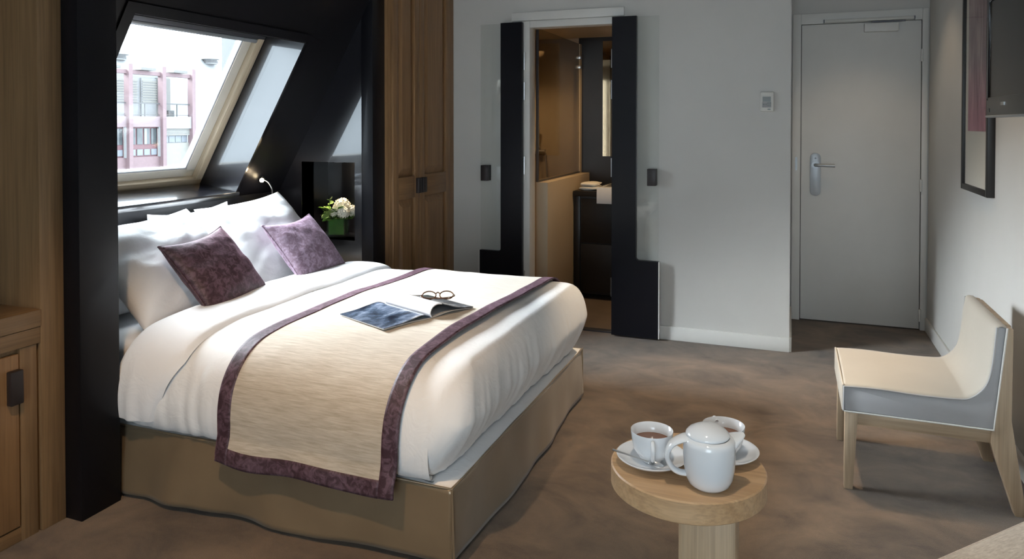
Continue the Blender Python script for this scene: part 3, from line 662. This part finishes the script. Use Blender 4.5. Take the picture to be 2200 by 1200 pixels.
# runner with velvet border
rn = thing('bed_runner', 'beige woven bed runner with plum velvet borders', 'bed runner', (-1.45, 2.7, .26))
s1 = section(.017, .225, .36); s2 = section(.019, .215, .36)
xa = lambda t: -1.815+.055*t; xb = lambda t: -1.120+.065*t
obj('runner_cloth', strip(s1, lambda t: xa(t)+.03, lambda t: xb(t)-.03, .01, 1, 40, 200), 'runner', rn, smooth=80, solid=.005)
obj('velvet_border', strip(s2, xa, lambda t: xa(t)+.055, 0, 1, 6, 240, .003), 'velvet_trim', rn, smooth=80, solid=.006)
obj('velvet_border', strip(s2, lambda t: xb(t)-.055, xb, 0, 1, 6, 240, .003), 'velvet_trim', rn, smooth=80, solid=.006)
obj('velvet_border', strip(s2, lambda t: xa(t)+.054, lambda t: xb(t)-.054, 0, .026, 60, 6, .006), 'velvet_trim', rn, smooth=80, solid=.006)

# ------------------------------------------------------------------ pillows and cushions
def pillow(name, label, cat, mat, cen, wdir, udir, sw, sh, th, seed, group=None, pinch=.05, piping=None, wr=.013):
    W = Vector(wdir).normalized(); U = Vector(udir); U = (U-W*U.dot(W)).normalized(); N = W.cross(U)
    n = 44; vs = []; fs = []
    def pt(u, v, side):
        a = 1-pinch*(1-v*v)*abs(u); b = 1-pinch*(1-u*u)*abs(v)
        x = sw/2*u*a; y = sh/2*v*b
        e = max(0, (1-u*u)*(1-v*v)); h = th/2*e**.42
        c = max(abs(u), abs(v)); rad = math.atan2(v, u)
        wrn = wr*(noise.noise((u*2.2+seed, v*2.2, side*2))*1.2+noise.noise((u*5, v*5+seed, side*3))*.6+.9*noise.noise((rad*3.5, c*1.2, seed))*c)*min(1, e*3)
        sag = -.018*(1-u*u)*max(0, v)
        return (x, y+sag, side*(h+wrn))
    for side in (1, -1):
        for i in range(n+1):
            for j in range(n+1):
                u = math.sin(PI/2*(2*i/n-1)); v = math.sin(PI/2*(2*j/n-1)); vs.append(pt(u, v, side))
    k = (n+1)*(n+1)
    for s_, b in ((1, 0), (-1, k)):
        for i in range(n):
            for j in range(n):
                a = b+i*(n+1)+j; q = (a, a+n+1, a+n+2, a+1); fs.append(q if s_ > 0 else q[::-1])
    m = MB(); m.v = vs; m.f = fs
    par = None
    if piping:
        par = bpy.data.objects.new(name, None); C.objects.link(par)
        o = obj('cover', m, mat, par, smooth=90, world=False)
        def edge(t):
            t = t*4; q = int(t) % 4; f = (t-int(t))*2-1; f = math.sin(PI/2*f)
            u, v = [(f, -1), (1, f), (-f, 1), (-1, -f)][q]; p = pt(u, v, 1); return (p[0]*1.004, p[1]*1.004, 0)
        obj('piping', MB().ring(edge, .004, 160, 8), piping, par, smooth=90, world=False)
        root = par
    else: root = obj(name, m, mat, None, smooth=90)
    root.matrix_world = Matrix(((W.x, U.x, N.x, cen[0]), (W.y, U.y, N.y, cen[1]), (W.z, U.z, N.z, cen[2]), (0, 0, 0, 1)))
    tag(root, label, cat, group); return root
G = 'white pillows against the headboard'
pillow('pillow', 'white pillow behind the dark plum cushion', 'pillow', 'linen', (-2.53, 2.43, .748), (-.08, 1, .03), (-.62, .06, .68), .64, .52, .19, 1, G)
pillow('pillow', 'white pillow behind the mauve cushion', 'pillow', 'linen', (-2.55, 3.10, .760), (-.02, 1, .05), (-.60, .10, .68), .64, .53, .19, 5, G)
pillow('pillow', 'white pillow at the back between the two front pillows', 'pillow', 'linen', (-2.80, 2.84, .742), (0, 1, .02), (-.06, .02, .99), .52, .40, .13, 9, G)
pillow('pillow', 'white pillow at the back beside the black post', 'pillow', 'linen', (-2.73, 2.24, .690), (0, 1, 0), (-.60, .02, .55), .56, .36, .15, 13, G)
pillow('cushion', 'dark plum crushed velvet cushion nearest the camera', 'cushion', 'velvet_dark', (-2.300, 2.465, .738), (-.14, .98, .06), (-.57, .17, .66), .41, .36, .13, 21, 'velvet cushions', .06, 'velvet_dark', .006)
pillow('cushion', 'pale mauve crushed velvet cushion nearest the wall niche', 'cushion', 'velvet_light', (-2.305, 3.09, .735), (.02, .98, .04), (-.55, .22, .64), .365, .35, .13, 27, 'velvet cushions', .06, 'velvet_light', .006)

# ------------------------------------------------------------------ magazine and glasses
mg = bpy.data.objects.new('magazine', None); C.objects.link(mg); tag(mg, 'open magazine lying on the bed runner', 'magazine')
U_ = Vector((.40, .917, 0)).normalized(); V_ = Vector((-.917, .40, 0)).normalized()
MZ = .628
mg.matrix_world = Matrix(((U_.x, V_.x, 0, -1.262), (U_.y, V_.y, 0, 2.45), (0, 0, 1, MZ), (0, 0, 0, 1)))
PH = .285
def sheet(prof, t):
    P = bez([(a, b, 0) for a, b in prof], 6); top = [(p.x, p.y) for p in P]; n = len(top); poly = []
    nr = []
    for i in range(n):
        a, b = top[max(i-1, 0)], top[min(i+1, n-1)]; v = Vector((b[0]-a[0], b[1]-a[1])).normalized(); nr.append((-v.y, v.x))
    low = [(top[i][0]-nr[i][0]*t, top[i][1]-nr[i][1]*t) for i in range(n)]
    m = MB(); 
    for y in (0, PH):
        m.v += [(p[0], y, p[1]) for p in top]+[(p[0], y, p[1]) for p in low]
    k = 2*n
    for i in range(n-1):
        m.f += [(i, i+1, k+i+1, k+i), (n+i+1, n+i, k+n+i, k+n+i+1), (i, n+i, n+i+1, i+1), (k+i+1, k+n+i+1, k+n+i, k+i)]
    m.f += [(0, k, k+n, n), (n-1, 2*n-1, k+2*n-1, k+n-1)]
    return m
obj('printed_page', sheet([(-.215, .005), (-.15, .008), (-.09, .016), (-.045, .021), (-.015, .014), (0, .004)], .003), 'print_blue', mg, smooth=50, world=False)
obj('printed_page', sheet([(.055, .046), (.09, .034), (.14, .018), (.215, .006)], .003), 'print_dark', mg, smooth=50, world=False)
obj('curled_page', sheet([(.001, .004), (-.006, .020), (.004, .040), (.028, .050), (.054, .047)], .004), 'page', mg, smooth=50, world=False)
obj('cover', sheet([(-.216, .001), (-.10, .004), (0, .002), (.10, .010), (.216, .002)], .0015), 'cover', mg, smooth=50, world=False)
gl = bpy.data.objects.new('eyeglasses', None); C.objects.link(gl); tag(gl, 'folded tortoiseshell eyeglasses resting on the magazine', 'glasses')
gx = Vector((.90, .44, 0)).normalized(); gy = Vector((-gx.y, gx.x, 0))
gl.matrix_world = Matrix(((gx.x, gy.x, 0, -1.300), (gx.y, gy.y, 0, 2.582), (0, 0, 1, MZ+.043), (0, 0, 0, 1)))
for sgn in (-1, 1):
    def rim(t, sgn=sgn): a = 2*PI*t; return (sgn*.034+.0265*math.cos(a), .021*math.sin(a)*.80, .004+.012*math.sin(a)+.008)
    r = obj('rim', MB().ring(rim, .0025, 36, 8), 'shell', gl, smooth=80, world=False)
    ln = MB(); ln.v = [rim(k/36) for k in range(36)]; ln.f = [tuple(range(36))]; obj('lens', ln, 'vase_glass', r, world=False)
    obj('temple', MB().tube(bez([(sgn*.062, .005, .014), (sgn*.064, -.012, .010), (sgn*.03, -.022+sgn*.003, .006), (-sgn*.04, -.024+sgn*.006, .005)], 8), .002, 8), 'shell', gl, smooth=80, world=False)
obj('bridge', MB().tube(bez([(-.0085, .006, .016), (0, .010, .021), (.0085, .006, .016)], 6), .0025, 8), 'shell', gl, smooth=80, world=False)

# ------------------------------------------------------------------ niche: vase with flowers
vx, vy, vz = -2.565, 3.755, NZ0
va = bpy.data.objects.new('glass_vase', None); C.objects.link(va); tag(va, 'square glass vase lined with green leaf in the niche', 'vase'); va.location = (vx, vy, vz+.001); va.rotation_euler = (0, 0, math.radians(20))
hv = .055; t = .006
gm = MB().box(-hv, hv, -hv, -hv+t, 0, .118).box(-hv, hv, hv-t, hv, 0, .118).box(-hv, -hv+t, -hv+t, hv-t, 0, .118).box(hv-t, hv, -hv+t, hv-t, 0, .118).box(-hv+t, hv-t, -hv+t, hv-t, 0, .014)
obj('glass', gm, 'vase_glass', va, world=False)
lw = MB()
for a, b, c, d in ((-.045, .045, -.046, -.043), (-.045, .045, .043, .046), (-.046, -.043, -.043, .043), (.043, .046, -.043, .043)): lw.box(a, b, c, d, .016, .108)
obj('leaf_lining', lw, 'leaf_wrap', va, world=False)
fl = thing('flower_bouquet', 'white flower heads with green leaves standing in the niche vase', 'flowers', (vx, vy, vz+.02))
def head(c, r, n, seed):
    rnd = random.Random(seed); m = MB()
    for i in range(n):
        k = (i+.5)/n; ph = math.acos(1-1.7*k); th_ = PI*(1+5**.5)*i
        d = Vector((math.sin(ph)*math.cos(th_), math.sin(ph)*math.sin(th_), math.cos(ph)))
        p = Vector(c)+d*r*rnd.uniform(.9, 1.05); a = d.orthogonal().normalized(); b = d.cross(a); tw_ = rnd.uniform(0, PI)
        a, b = a*math.cos(tw_)+b*math.sin(tw_), b*math.cos(tw_)-a*math.sin(tw_); s = .011
        for q in range(4):
            e = [a, b, -a, -b][q]; f = [b, -a, -b, a][q]
            m.add([p, p+e*s+f*s*.5+d*.002, p+e*s*1.3+d*.004, p+e*s-f*s*.5+d*.002], [(0, 1, 2, 3)])
    m.lathe([(0, -r*.8), (r*.55, -r*.6), (r*.8, 0), (r*.55, r*.6), (0, r*.8)], c, 14)
    return m
for k, (dx, dy, dz, r) in enumerate(((.030, .0, .185, .046), (-.015, .03, .165, .034), (.062, -.035, .150, .032), (.075, .03, .155, .032), (.005, -.04, .150, .024))):
    h = obj('flower_head', head((vx+dx, vy+dy, vz+dz), r, 70, k), 'petal', fl, merge=False)
    obj('stem', MB().tube(bez([(vx+dx*.3, vy+dy*.3, vz+.02), (vx+dx*.5, vy+dy*.5, vz+.1), (vx+dx, vy+dy, vz+dz-r*.6)], 5), .0025, 6), 'stem', h)
def leaf_mesh(L, w):
    m = MB(); n = 6
    for i in range(n+1):
        t = i/n; ww = w*math.sin(PI*min(1, t*.95+.05))**.8*(1 if i < n else 0); z = -.25*L*t*t
        m.v += [(-ww, L*t, z+ww*.25), (0, L*t, z), (ww, L*t, z+ww*.25)]
    for i in range(n):
        a = i*3; m.f += [(a, a+1, a+4, a+3), (a+1, a+2, a+5, a+4)]
    return m
lsrc = {}
for i in range(90):
    a = random.uniform(0, 2*PI); el = random.uniform(-.2, 1.1); mt = 'leaf_pale' if random.random() < .45 else 'leaf_green'
    rr = random.uniform(.045, .075); base = Vector((vx-.010+rr*math.cos(a), vy+rr*math.sin(a)*.8, vz+random.uniform(.108, .168)))
    if mt not in lsrc:
        o = obj('leaf', leaf_mesh(.046, .018), mt, fl, world=False, smooth=60); lsrc[mt] = o
    else: o = lsrc[mt].copy(); C.objects.link(o); o.parent = fl
    o.location = base-fl.location; o.rotation_euler = (el, random.uniform(-.5, .5), a-PI/2); s = random.uniform(.7, 1.15); o.scale = (s, s, s)
vn_ = obj('sprig', MB().tube(bez([(vx-.03, vy-.01, vz+.11), (vx-.05, vy-.015, vz+.17), (vx-.045, vy-.02, vz+.215), (vx-.03, vy-.02, vz+.235)], 5), .0018, 6), 'stem', fl)
for k, (dx, dz) in enumerate(((-.055, .19), (-.04, .215), (-.03, .232), (-.05, .205))):
    o = lsrc['leaf_pale'].copy(); C.objects.link(o); o.parent = fl; o.location = Vector((vx+dx, vy-.018, vz+dz))-fl.location; o.rotation_euler = (.6, k*.4, k*1.9); o.scale = (.6, .6, .6)

# ------------------------------------------------------------------ reading lamp
rl = thing('reading_lamp', 'small lit reading lamp on a bent flexible arm above the pillows', 'lamp', (-2.86, 3.52, .94))
arm = bez([(-2.895, 3.53, .93), (-2.86, 3.50, .925), (-2.815, 3.46, .945), (-2.80, 3.44, .985), (-2.815, 3.43, 1.02), (-2.835, 3.42, 1.036)], 8)
obj('arm', MB().tube(arm, .0045, 10), 'steel', rl, smooth=80)
obj('mount', MB().tube([(-2.9, 3.53, .93), (-2.888, 3.53, .93)], .012, 14), 'steel', rl, smooth=40)
M['led'] = emitter('lit_led', (1, .80, .50), 40)
hd = obj('head', MB().tube([(-2.832, 3.421, 1.034), (-2.843, 3.414, 1.042), (-2.850, 3.410, 1.046)], [.006, .013, .015], 14), 'steel', rl, smooth=40)
obj('led', MB().lathe([(0, -.012), (.009, -.009), (.0125, 0), (.009, .009), (0, .012)], (-2.838, 3.402, 1.036), 16), 'led', hd, smooth=80)
def lamp(kind, loc, energy, col, parent=None, radius=.03, target=None, cone=60, blend=.5):
    l = bpy.data.lights.new('lamp_light', kind); l.energy = energy; l.color = col
    l.shadow_soft_size = radius
    o = bpy.data.objects.new('lamp_light', l); C.objects.link(o)
    if kind == 'SPOT': l.spot_size = math.radians(cone); l.spot_blend = blend; o.rotation_euler = (Vector(target)-Vector(loc)).to_track_quat('-Z', 'Y').to_euler()
    o.location = loc
    if parent: o.location = Vector(loc)-parent.location; o.parent = parent
    return o
WARM = (1, .76, .50)
lamp('POINT', (-2.80, 3.375, 1.03), .35, WARM, rl, .015)

# ------------------------------------------------------------------ chair
ch = thing('lounge_chair', 'low cream upholstered chair with pale ash legs by the wall', 'chair', (.46, 3.21, 0))
CY0, CY1 = 2.96, 3.455
prof_top = bez([(.191, .386, 0), (.30, .389, 0), (.42, .385, 0), (.546, .386, 0), (.60, .397, 0), (.644, .446, 0), (.662, .521, 0), (.674, .653, 0)], 6)
tp = [(p.x, p.y) for p in prof_top]
side_poly = [(.194, .295)] + tp + [(.704, .653), (.668, .293)]
tq = tp + [(.684, .661), (.703, .657)]
def crown(u, v):                                  # upholstered top, domed between the two sides
    i = u*(len(tq)-1); k = min(int(i), len(tq)-2); f = i-k
    x = tq[k][0]+(tq[k+1][0]-tq[k][0])*f; z = tq[k][1]+(tq[k+1][1]-tq[k][1])*f
    a = tq[max(k-1, 0)]; b = tq[min(k+2, len(tq)-1)]; tt = Vector((b[0]-a[0], b[1]-a[1])).normalized()
    h = .024*(1-(2*v-1)**4)*min(1, (1-u)*10)
    return (x-tt.y*h, CY0+(CY1-CY0)*v, z+tt.x*h)
core = MB().prism(side_poly, 'y', CY0+.004, CY1-.004)
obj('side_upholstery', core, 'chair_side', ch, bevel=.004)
obj('seat_upholstery', MB().grid(crown, 60, 24), 'chair_fabric', ch, smooth=70, solid=.004)
obj('front_upholstery', box(.184, .193, CY0+.002, CY1-.002, .295, .392), 'chair_fabric', ch, bevel=.004)
for y in (CY0, CY1):
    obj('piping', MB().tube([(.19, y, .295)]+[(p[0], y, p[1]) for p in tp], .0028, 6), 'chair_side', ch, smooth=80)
    obj('piping', MB().tube([(.192, y, .294), (.668, y, .292), (.705, y, .653)], .0035, 6), 'piping', ch, smooth=80)
for y0, y1 in ((CY0+.003, CY0+.045), (CY1-.045, CY1-.003)):
    fl_ = MB().add([(.195, y0, .294), (.240, y0, .294), (.240, y1, .294), (.195, y1, .294), (.194, y0+.004, 0), (.224, y0+.004, 0), (.224, y1-.004, 0), (.194, y1-.004, 0)], [(0, 1, 2, 3), (7, 6, 5, 4), (0, 4, 5, 1), (1, 5, 6, 2), (2, 6, 7, 3), (3, 7, 4, 0)])
    obj('leg', fl_, 'ash', ch, bevel=.002)
    obj('leg', MB().prism([(.662, .29), (.668, .293), (.705, .652), (.724, .650), (.722, .33), (.770, 0), (.735, 0), (.660, .245)], 'y', y0, y1), 'ash', ch, bevel=.002)
    obj('side_rail', MB().prism([(.236, .291), (.664, .291), (.664, .243), (.236, .246)], 'y', y0+.006, y1-.010), 'ash_x', ch, bevel=.001)
obj('back_panel', MB().prism([(.704, .648), (.716, .646), (.694, .33), (.682, .33)], 'y', CY0+.045, CY1-.045), 'ash', ch)
obj('back_top_rail', MB().prism([(.702, .655), (.726, .653), (.726, .61), (.700, .61)], 'y', CY0+.044, CY1-.044), 'ash', ch, bevel=.002)
obj('front_rail', box(.20, .222, CY0+.04, CY1-.04, .25, .293), 'ash', ch)

# ------------------------------------------------------------------ footstool in the corner
e_ = Vector((.67, .742, 0)).normalized(); n_ = Vector((.742, -.67, 0)).normalized()
fs_c = Vector((.275, 1.775, 0))+e_*.215+n_*.185
fs = bpy.data.objects.new('footstool', None); C.objects.link(fs); tag(fs, 'beige woven footstool in the bottom right corner', 'footstool')
fs.matrix_world = Matrix(((e_.x, n_.x, 0, fs_c.x), (e_.y, n_.y, 0, fs_c.y), (0, 0, 1, 0), (0, 0, 0, 1)))
def rr_ring(hx, hy, r, z, n=10, bulge=0):
    pts = []
    for cx, cy, a0 in ((hx-r, -hy+r, -PI/2), (hx-r, hy-r, 0), (-hx+r, hy-r, PI/2), (-hx+r, -hy+r, PI)):
        for k in range(n+1): a = a0+PI/2*k/n; pts.append((cx+r*math.cos(a), cy+r*math.sin(a), z))
    return pts
def loft(rings):
    m = MB(); n = len(rings[0])
    for r in rings: m.v += r
    for a in range(len(rings)-1):
        for i in range(n): m.f.append((a*n+i, a*n+(i+1) % n, (a+1)*n+(i+1) % n, (a+1)*n+i))
    m.f.append(tuple(range(n))[::-1]); m.f.append(tuple((len(rings)-1)*n+i for i in range(n))); return m
obj('cushion', loft([rr_ring(.235, .175, .05, .10), rr_ring(.24, .18, .055, .12), rr_ring(.243, .183, .058, .25), rr_ring(.243, .183, .058, .395), rr_ring(.238, .178, .06, .412), rr_ring(.225, .165, .06, .424), rr_ring(.19, .135, .06, .436), rr_ring(.12, .08, .05, .444), rr_ring(.05, .03, .02, .446)]), 'stool_weave', fs, smooth=60, world=False)
def sp(t):
    R = rr_ring(.245, .185, .06, .402); i = t*len(R); k = int(i) % len(R); f = i-int(i); a, b = R[k], R[(k+1) % len(R)]; return tuple(a[q]+(b[q]-a[q])*f for q in range(3))
obj('piping', MB().ring(sp, .005, 120, 8), 'stool_weave', fs, smooth=80, world=False)
for x in (-.19, .19):
    for y in (-.13, .13): obj('leg', MB().lathe([(0, 0), (.016, 0), (.022, .105), (0, .105)], (x, y, 0), 14), 'ash', fs, smooth=40, world=False)

# ------------------------------------------------------------------ side table with tea
TX, TY, TZ, TR = -.225, 1.760, .55, .180
tbl = thing('side_table', 'round honey oak side table on one square post', 'side table', (TX, TY, 0))
obj('table_top', MB().lathe([(0, TZ-.05), (TR-.003, TZ-.05), (TR, TZ-.047), (TR, TZ-.003), (TR-.003, TZ), (0, TZ)], (TX, TY, 0), 96), 'beech', tbl, smooth=40)
obj('post', box(-.237, -.110, 1.700, 1.820, .02, TZ-.05), 'beech_z', tbl, bevel=.003)
obj('foot_plate', MB().lathe([(0, 0), (.14, 0), (.14, .018), (.137, .02), (0, .02)], (-.18, TY, 0), 64), 'beech', tbl, smooth=40)
def cup_set(cx, cy, hang, lab1, lab2):
    z = TZ
    s = obj('saucer', MB().lathe([(0, .002), (.028, 0), (.030, .003), (.050, .006), (.075, .015), (.083, .021), (.0835, .0225), (.082, .0232), (.074, .0185), (.050, .010), (.030, .0065), (0, .006)], (cx, cy, z), 64), 'china', None, smooth=60)
    tag(s, lab1, 'saucer', 'saucers on the side table')
    c = thing('teacup', lab2, 'cup', (cx, cy, z+.007), 'teacups on the side table')
    b = z+.0072
    obj('bowl', MB().lathe([(0, .0), (.022, 0), (.0235, .002), (.024, .005), (.034, .014), (.043, .030), (.0475, .050), (.0500, .072), (.0497, .0735), (.0485, .073), (.0455, .050), (.041, .031), (.032, .016), (.02, .009), (0, .008)], (cx, cy, b), 64), 'china', c, smooth=60)
    obj('tea', MB().lathe([(0, .049), (.0452, .049), (.0452, .0485), (0, .0485)], (cx, cy, b), 48), 'tea', c)
    dx, dy = math.cos(hang), math.sin(hang)
    hp_ = bez([(.0465, .062, 0), (.060, .066, 0), (.072, .058, 0), (.071, .040, 0), (.059, .026, 0), (.040, .024, 0)], 6)
    obj('handle', MB().tube([(cx+dx*p.x, cy+dy*p.x, b+p.y) for p in hp_], .0048, 10), 'china', c, smooth=80)
cup_set(-.305, 1.735, math.radians(-78), 'white saucer with the spoon on it', 'white teacup of tea beside the spoon')
cup_set(-.148, 1.828, math.radians(115), 'white saucer behind the teapot without a spoon', 'white teacup of tea behind the teapot')
sn = thing('teaspoon', 'steel teaspoon lying across the front saucer', 'spoon', (-.33, 1.68, TZ+.02))
sa_, sb_ = Vector((-.392, 1.700, TZ+.034)), Vector((-.268, 1.672, TZ+.026))
dd = (sb_-sa_)
obj('shaft', MB().tube([sa_+dd*k for k in (0, .3, .6, .72)], [.0028, .002, .0015, .0018], 8), 'steel', sn, smooth=80)
def bowl_(u, v):
    a = 2*PI*u; c = sa_+dd*.86; ax = dd.normalized(); ay = Vector((-ax.y, ax.x, 0)); r = v
    return c+ax*.020*r*math.cos(a)+ay*.0125*r*math.sin(a)+Vector((0, 0, -.005*(1-r*r)))
obj('spoon_bowl', MB().grid(bowl_, 28, 8), 'steel', sn, smooth=80, solid=.0012)
tpx, tpy = -.166, 1.672
pot = thing('teapot', 'white china teapot with domed lid on the side table', 'teapot', (tpx, tpy, TZ))
obj('body', MB().lathe([(0, .001), (.030, 0), (.037, .002), (.046, .010), (.052, .024), (.0555, .045), (.057, .070), (.0572, .098), (.0560, .106), (.052, .1105), (.044, .1125), (.043, .110), (.043, .10), (0, .10)], (tpx, tpy, TZ), 72), 'china', pot, smooth=60)
ld = obj('lid', MB().lathe([(0, .108), (.040, .108), (.0475, .1125), (.0485, .1155), (.047, .1185), (.040, .1255), (.026, .1325), (.012, .1355), (0, .136)], (tpx-.004, tpy+.004, TZ), 64), 'china', pot, smooth=60)
ha = math.radians(193); hx_, hy_ = math.cos(ha), math.sin(ha)
hpts = bez([(.036, .108, 0), (.060, .104, 0), (.084, .088, 0), (.092, .062, 0), (.082, .038, 0), (.066, .028, 0), (.048, .026, 0)], 8)
m = MB(); nn = len(hpts)
for i, p in enumerate(hpts):                       # flat strap handle
    a, b = hpts[max(i-1, 0)], hpts[min(i+1, nn-1)]; t_ = Vector((b.x-a.x, b.y-a.y)).normalized(); nr = Vector((-t_.y, t_.x)); k = i/(nn-1)
    wdt = .026-.016*min(1, k*1.4)+.004*max(0, k-.8)*5*.3; thk = .0062
    for q in range(12):
        an = 2*PI*q/12; off = nr*thk*math.sin(an); sd_ = wdt*math.cos(an)
        r_ = p.x+off.x; m.v.append((tpx+hx_*r_-hy_*sd_, tpy+hy_*r_+hx_*sd_, TZ+p.y+off.y))
for i in range(nn-1):
    for q in range(12): m.f.append((i*12+q, i*12+(q+1) % 12, (i+1)*12+(q+1) % 12, (i+1)*12+q))
m.f.append(tuple(range(12))); m.f.append(tuple((nn-1)*12+q for q in range(12))[::-1])
obj('handle', m, 'china', pot, smooth=80)
ga = math.radians(28); gx_, gy_ = math.cos(ga), math.sin(ga)
m = MB(); spn = 14
for i in range(spn+1):                             # open pouring lip
    k = i/spn; r_ = .030+.050*k; wdt = .034*(1-k)**.8+.010; zt = .108+.008*k; zb = .060+.050*k**.8
    for q in range(16):
        an = 2*PI*q/16; sd_ = wdt*math.cos(an); zz = (zt+zb)/2+(zt-zb)/2*math.sin(an)
        m.v.append((tpx+gx_*r_-gy_*sd_, tpy+gy_*r_+gx_*sd_, TZ+zz))
for i in range(spn):
    for q in range(16): m.f.append((i*16+q, i*16+(q+1) % 16, (i+1)*16+(q+1) % 16, (i+1)*16+q))
m.f.append(tuple(range(16))); m.f.append(tuple(spn*16+q for q in range(16))[::-1])
obj('spout', m, 'china', pot, smooth=60)

# ------------------------------------------------------------------ ceiling downlights
M['lens'] = emitter('lit_lens', (1, .82, .6), 12)
def downlight(x, y, z, energy, target, cone, where, col=WARM, rad=.04, blend=.6):
    d = thing('ceiling_spotlight', 'recessed ceiling spotlight '+where, 'spotlight', (x, y, z), 'ceiling spotlights')
    obj('ring', MB().lathe([(.036, -.006), (.05, -.006), (.052, 0), (.036, 0)], (x, y, z), 24), 'steel', d, smooth=40)
    obj('lens', MB().lathe([(0, -.002), (.035, -.002), (.035, -.0005), (0, -.0005)], (x, y, z), 24), 'lens', d)
    lamp('SPOT', (x, y, z-.02), energy, col, d, rad, target, cone, blend)
downlight(-1.15, .75, CH, 150, (-1.65, 2.0, .25), 50, 'near the oak cabinet', (1, .66, .36))
downlight(-.35, 3.55, CH, 190, (-.25, 3.4, 0), 52, 'in front of the bathroom doorway')
downlight(.25, 3.35, CH, 34, (.4, 3.4, 0), 75, 'above the lounge chair')
downlight(-.25, 1.35, CH, 60, (-.2, 1.75, .5), 46, 'above the side table', (1, .88, .72))
downlight(.42, 4.75, CH, 13, (.42, 4.8, 0), 90, 'in the entry recess')
downlight(-1.0, 5.1, 2.085, 45, (-1.35, 5.7, .9), 110, 'in the bathroom above the vanity', (1, .68, .36))
downlight(-2.0, 5.3, 2.085, 26, (-2.0, 5.5, 0), 120, 'in the bathroom above the shower', (1, .68, .36))
downlight(-2.55, 3.78, NZ1, 16, (-2.54, 3.75, .8), 80, 'in the roof of the flower niche', (1, .8, .55), .01)
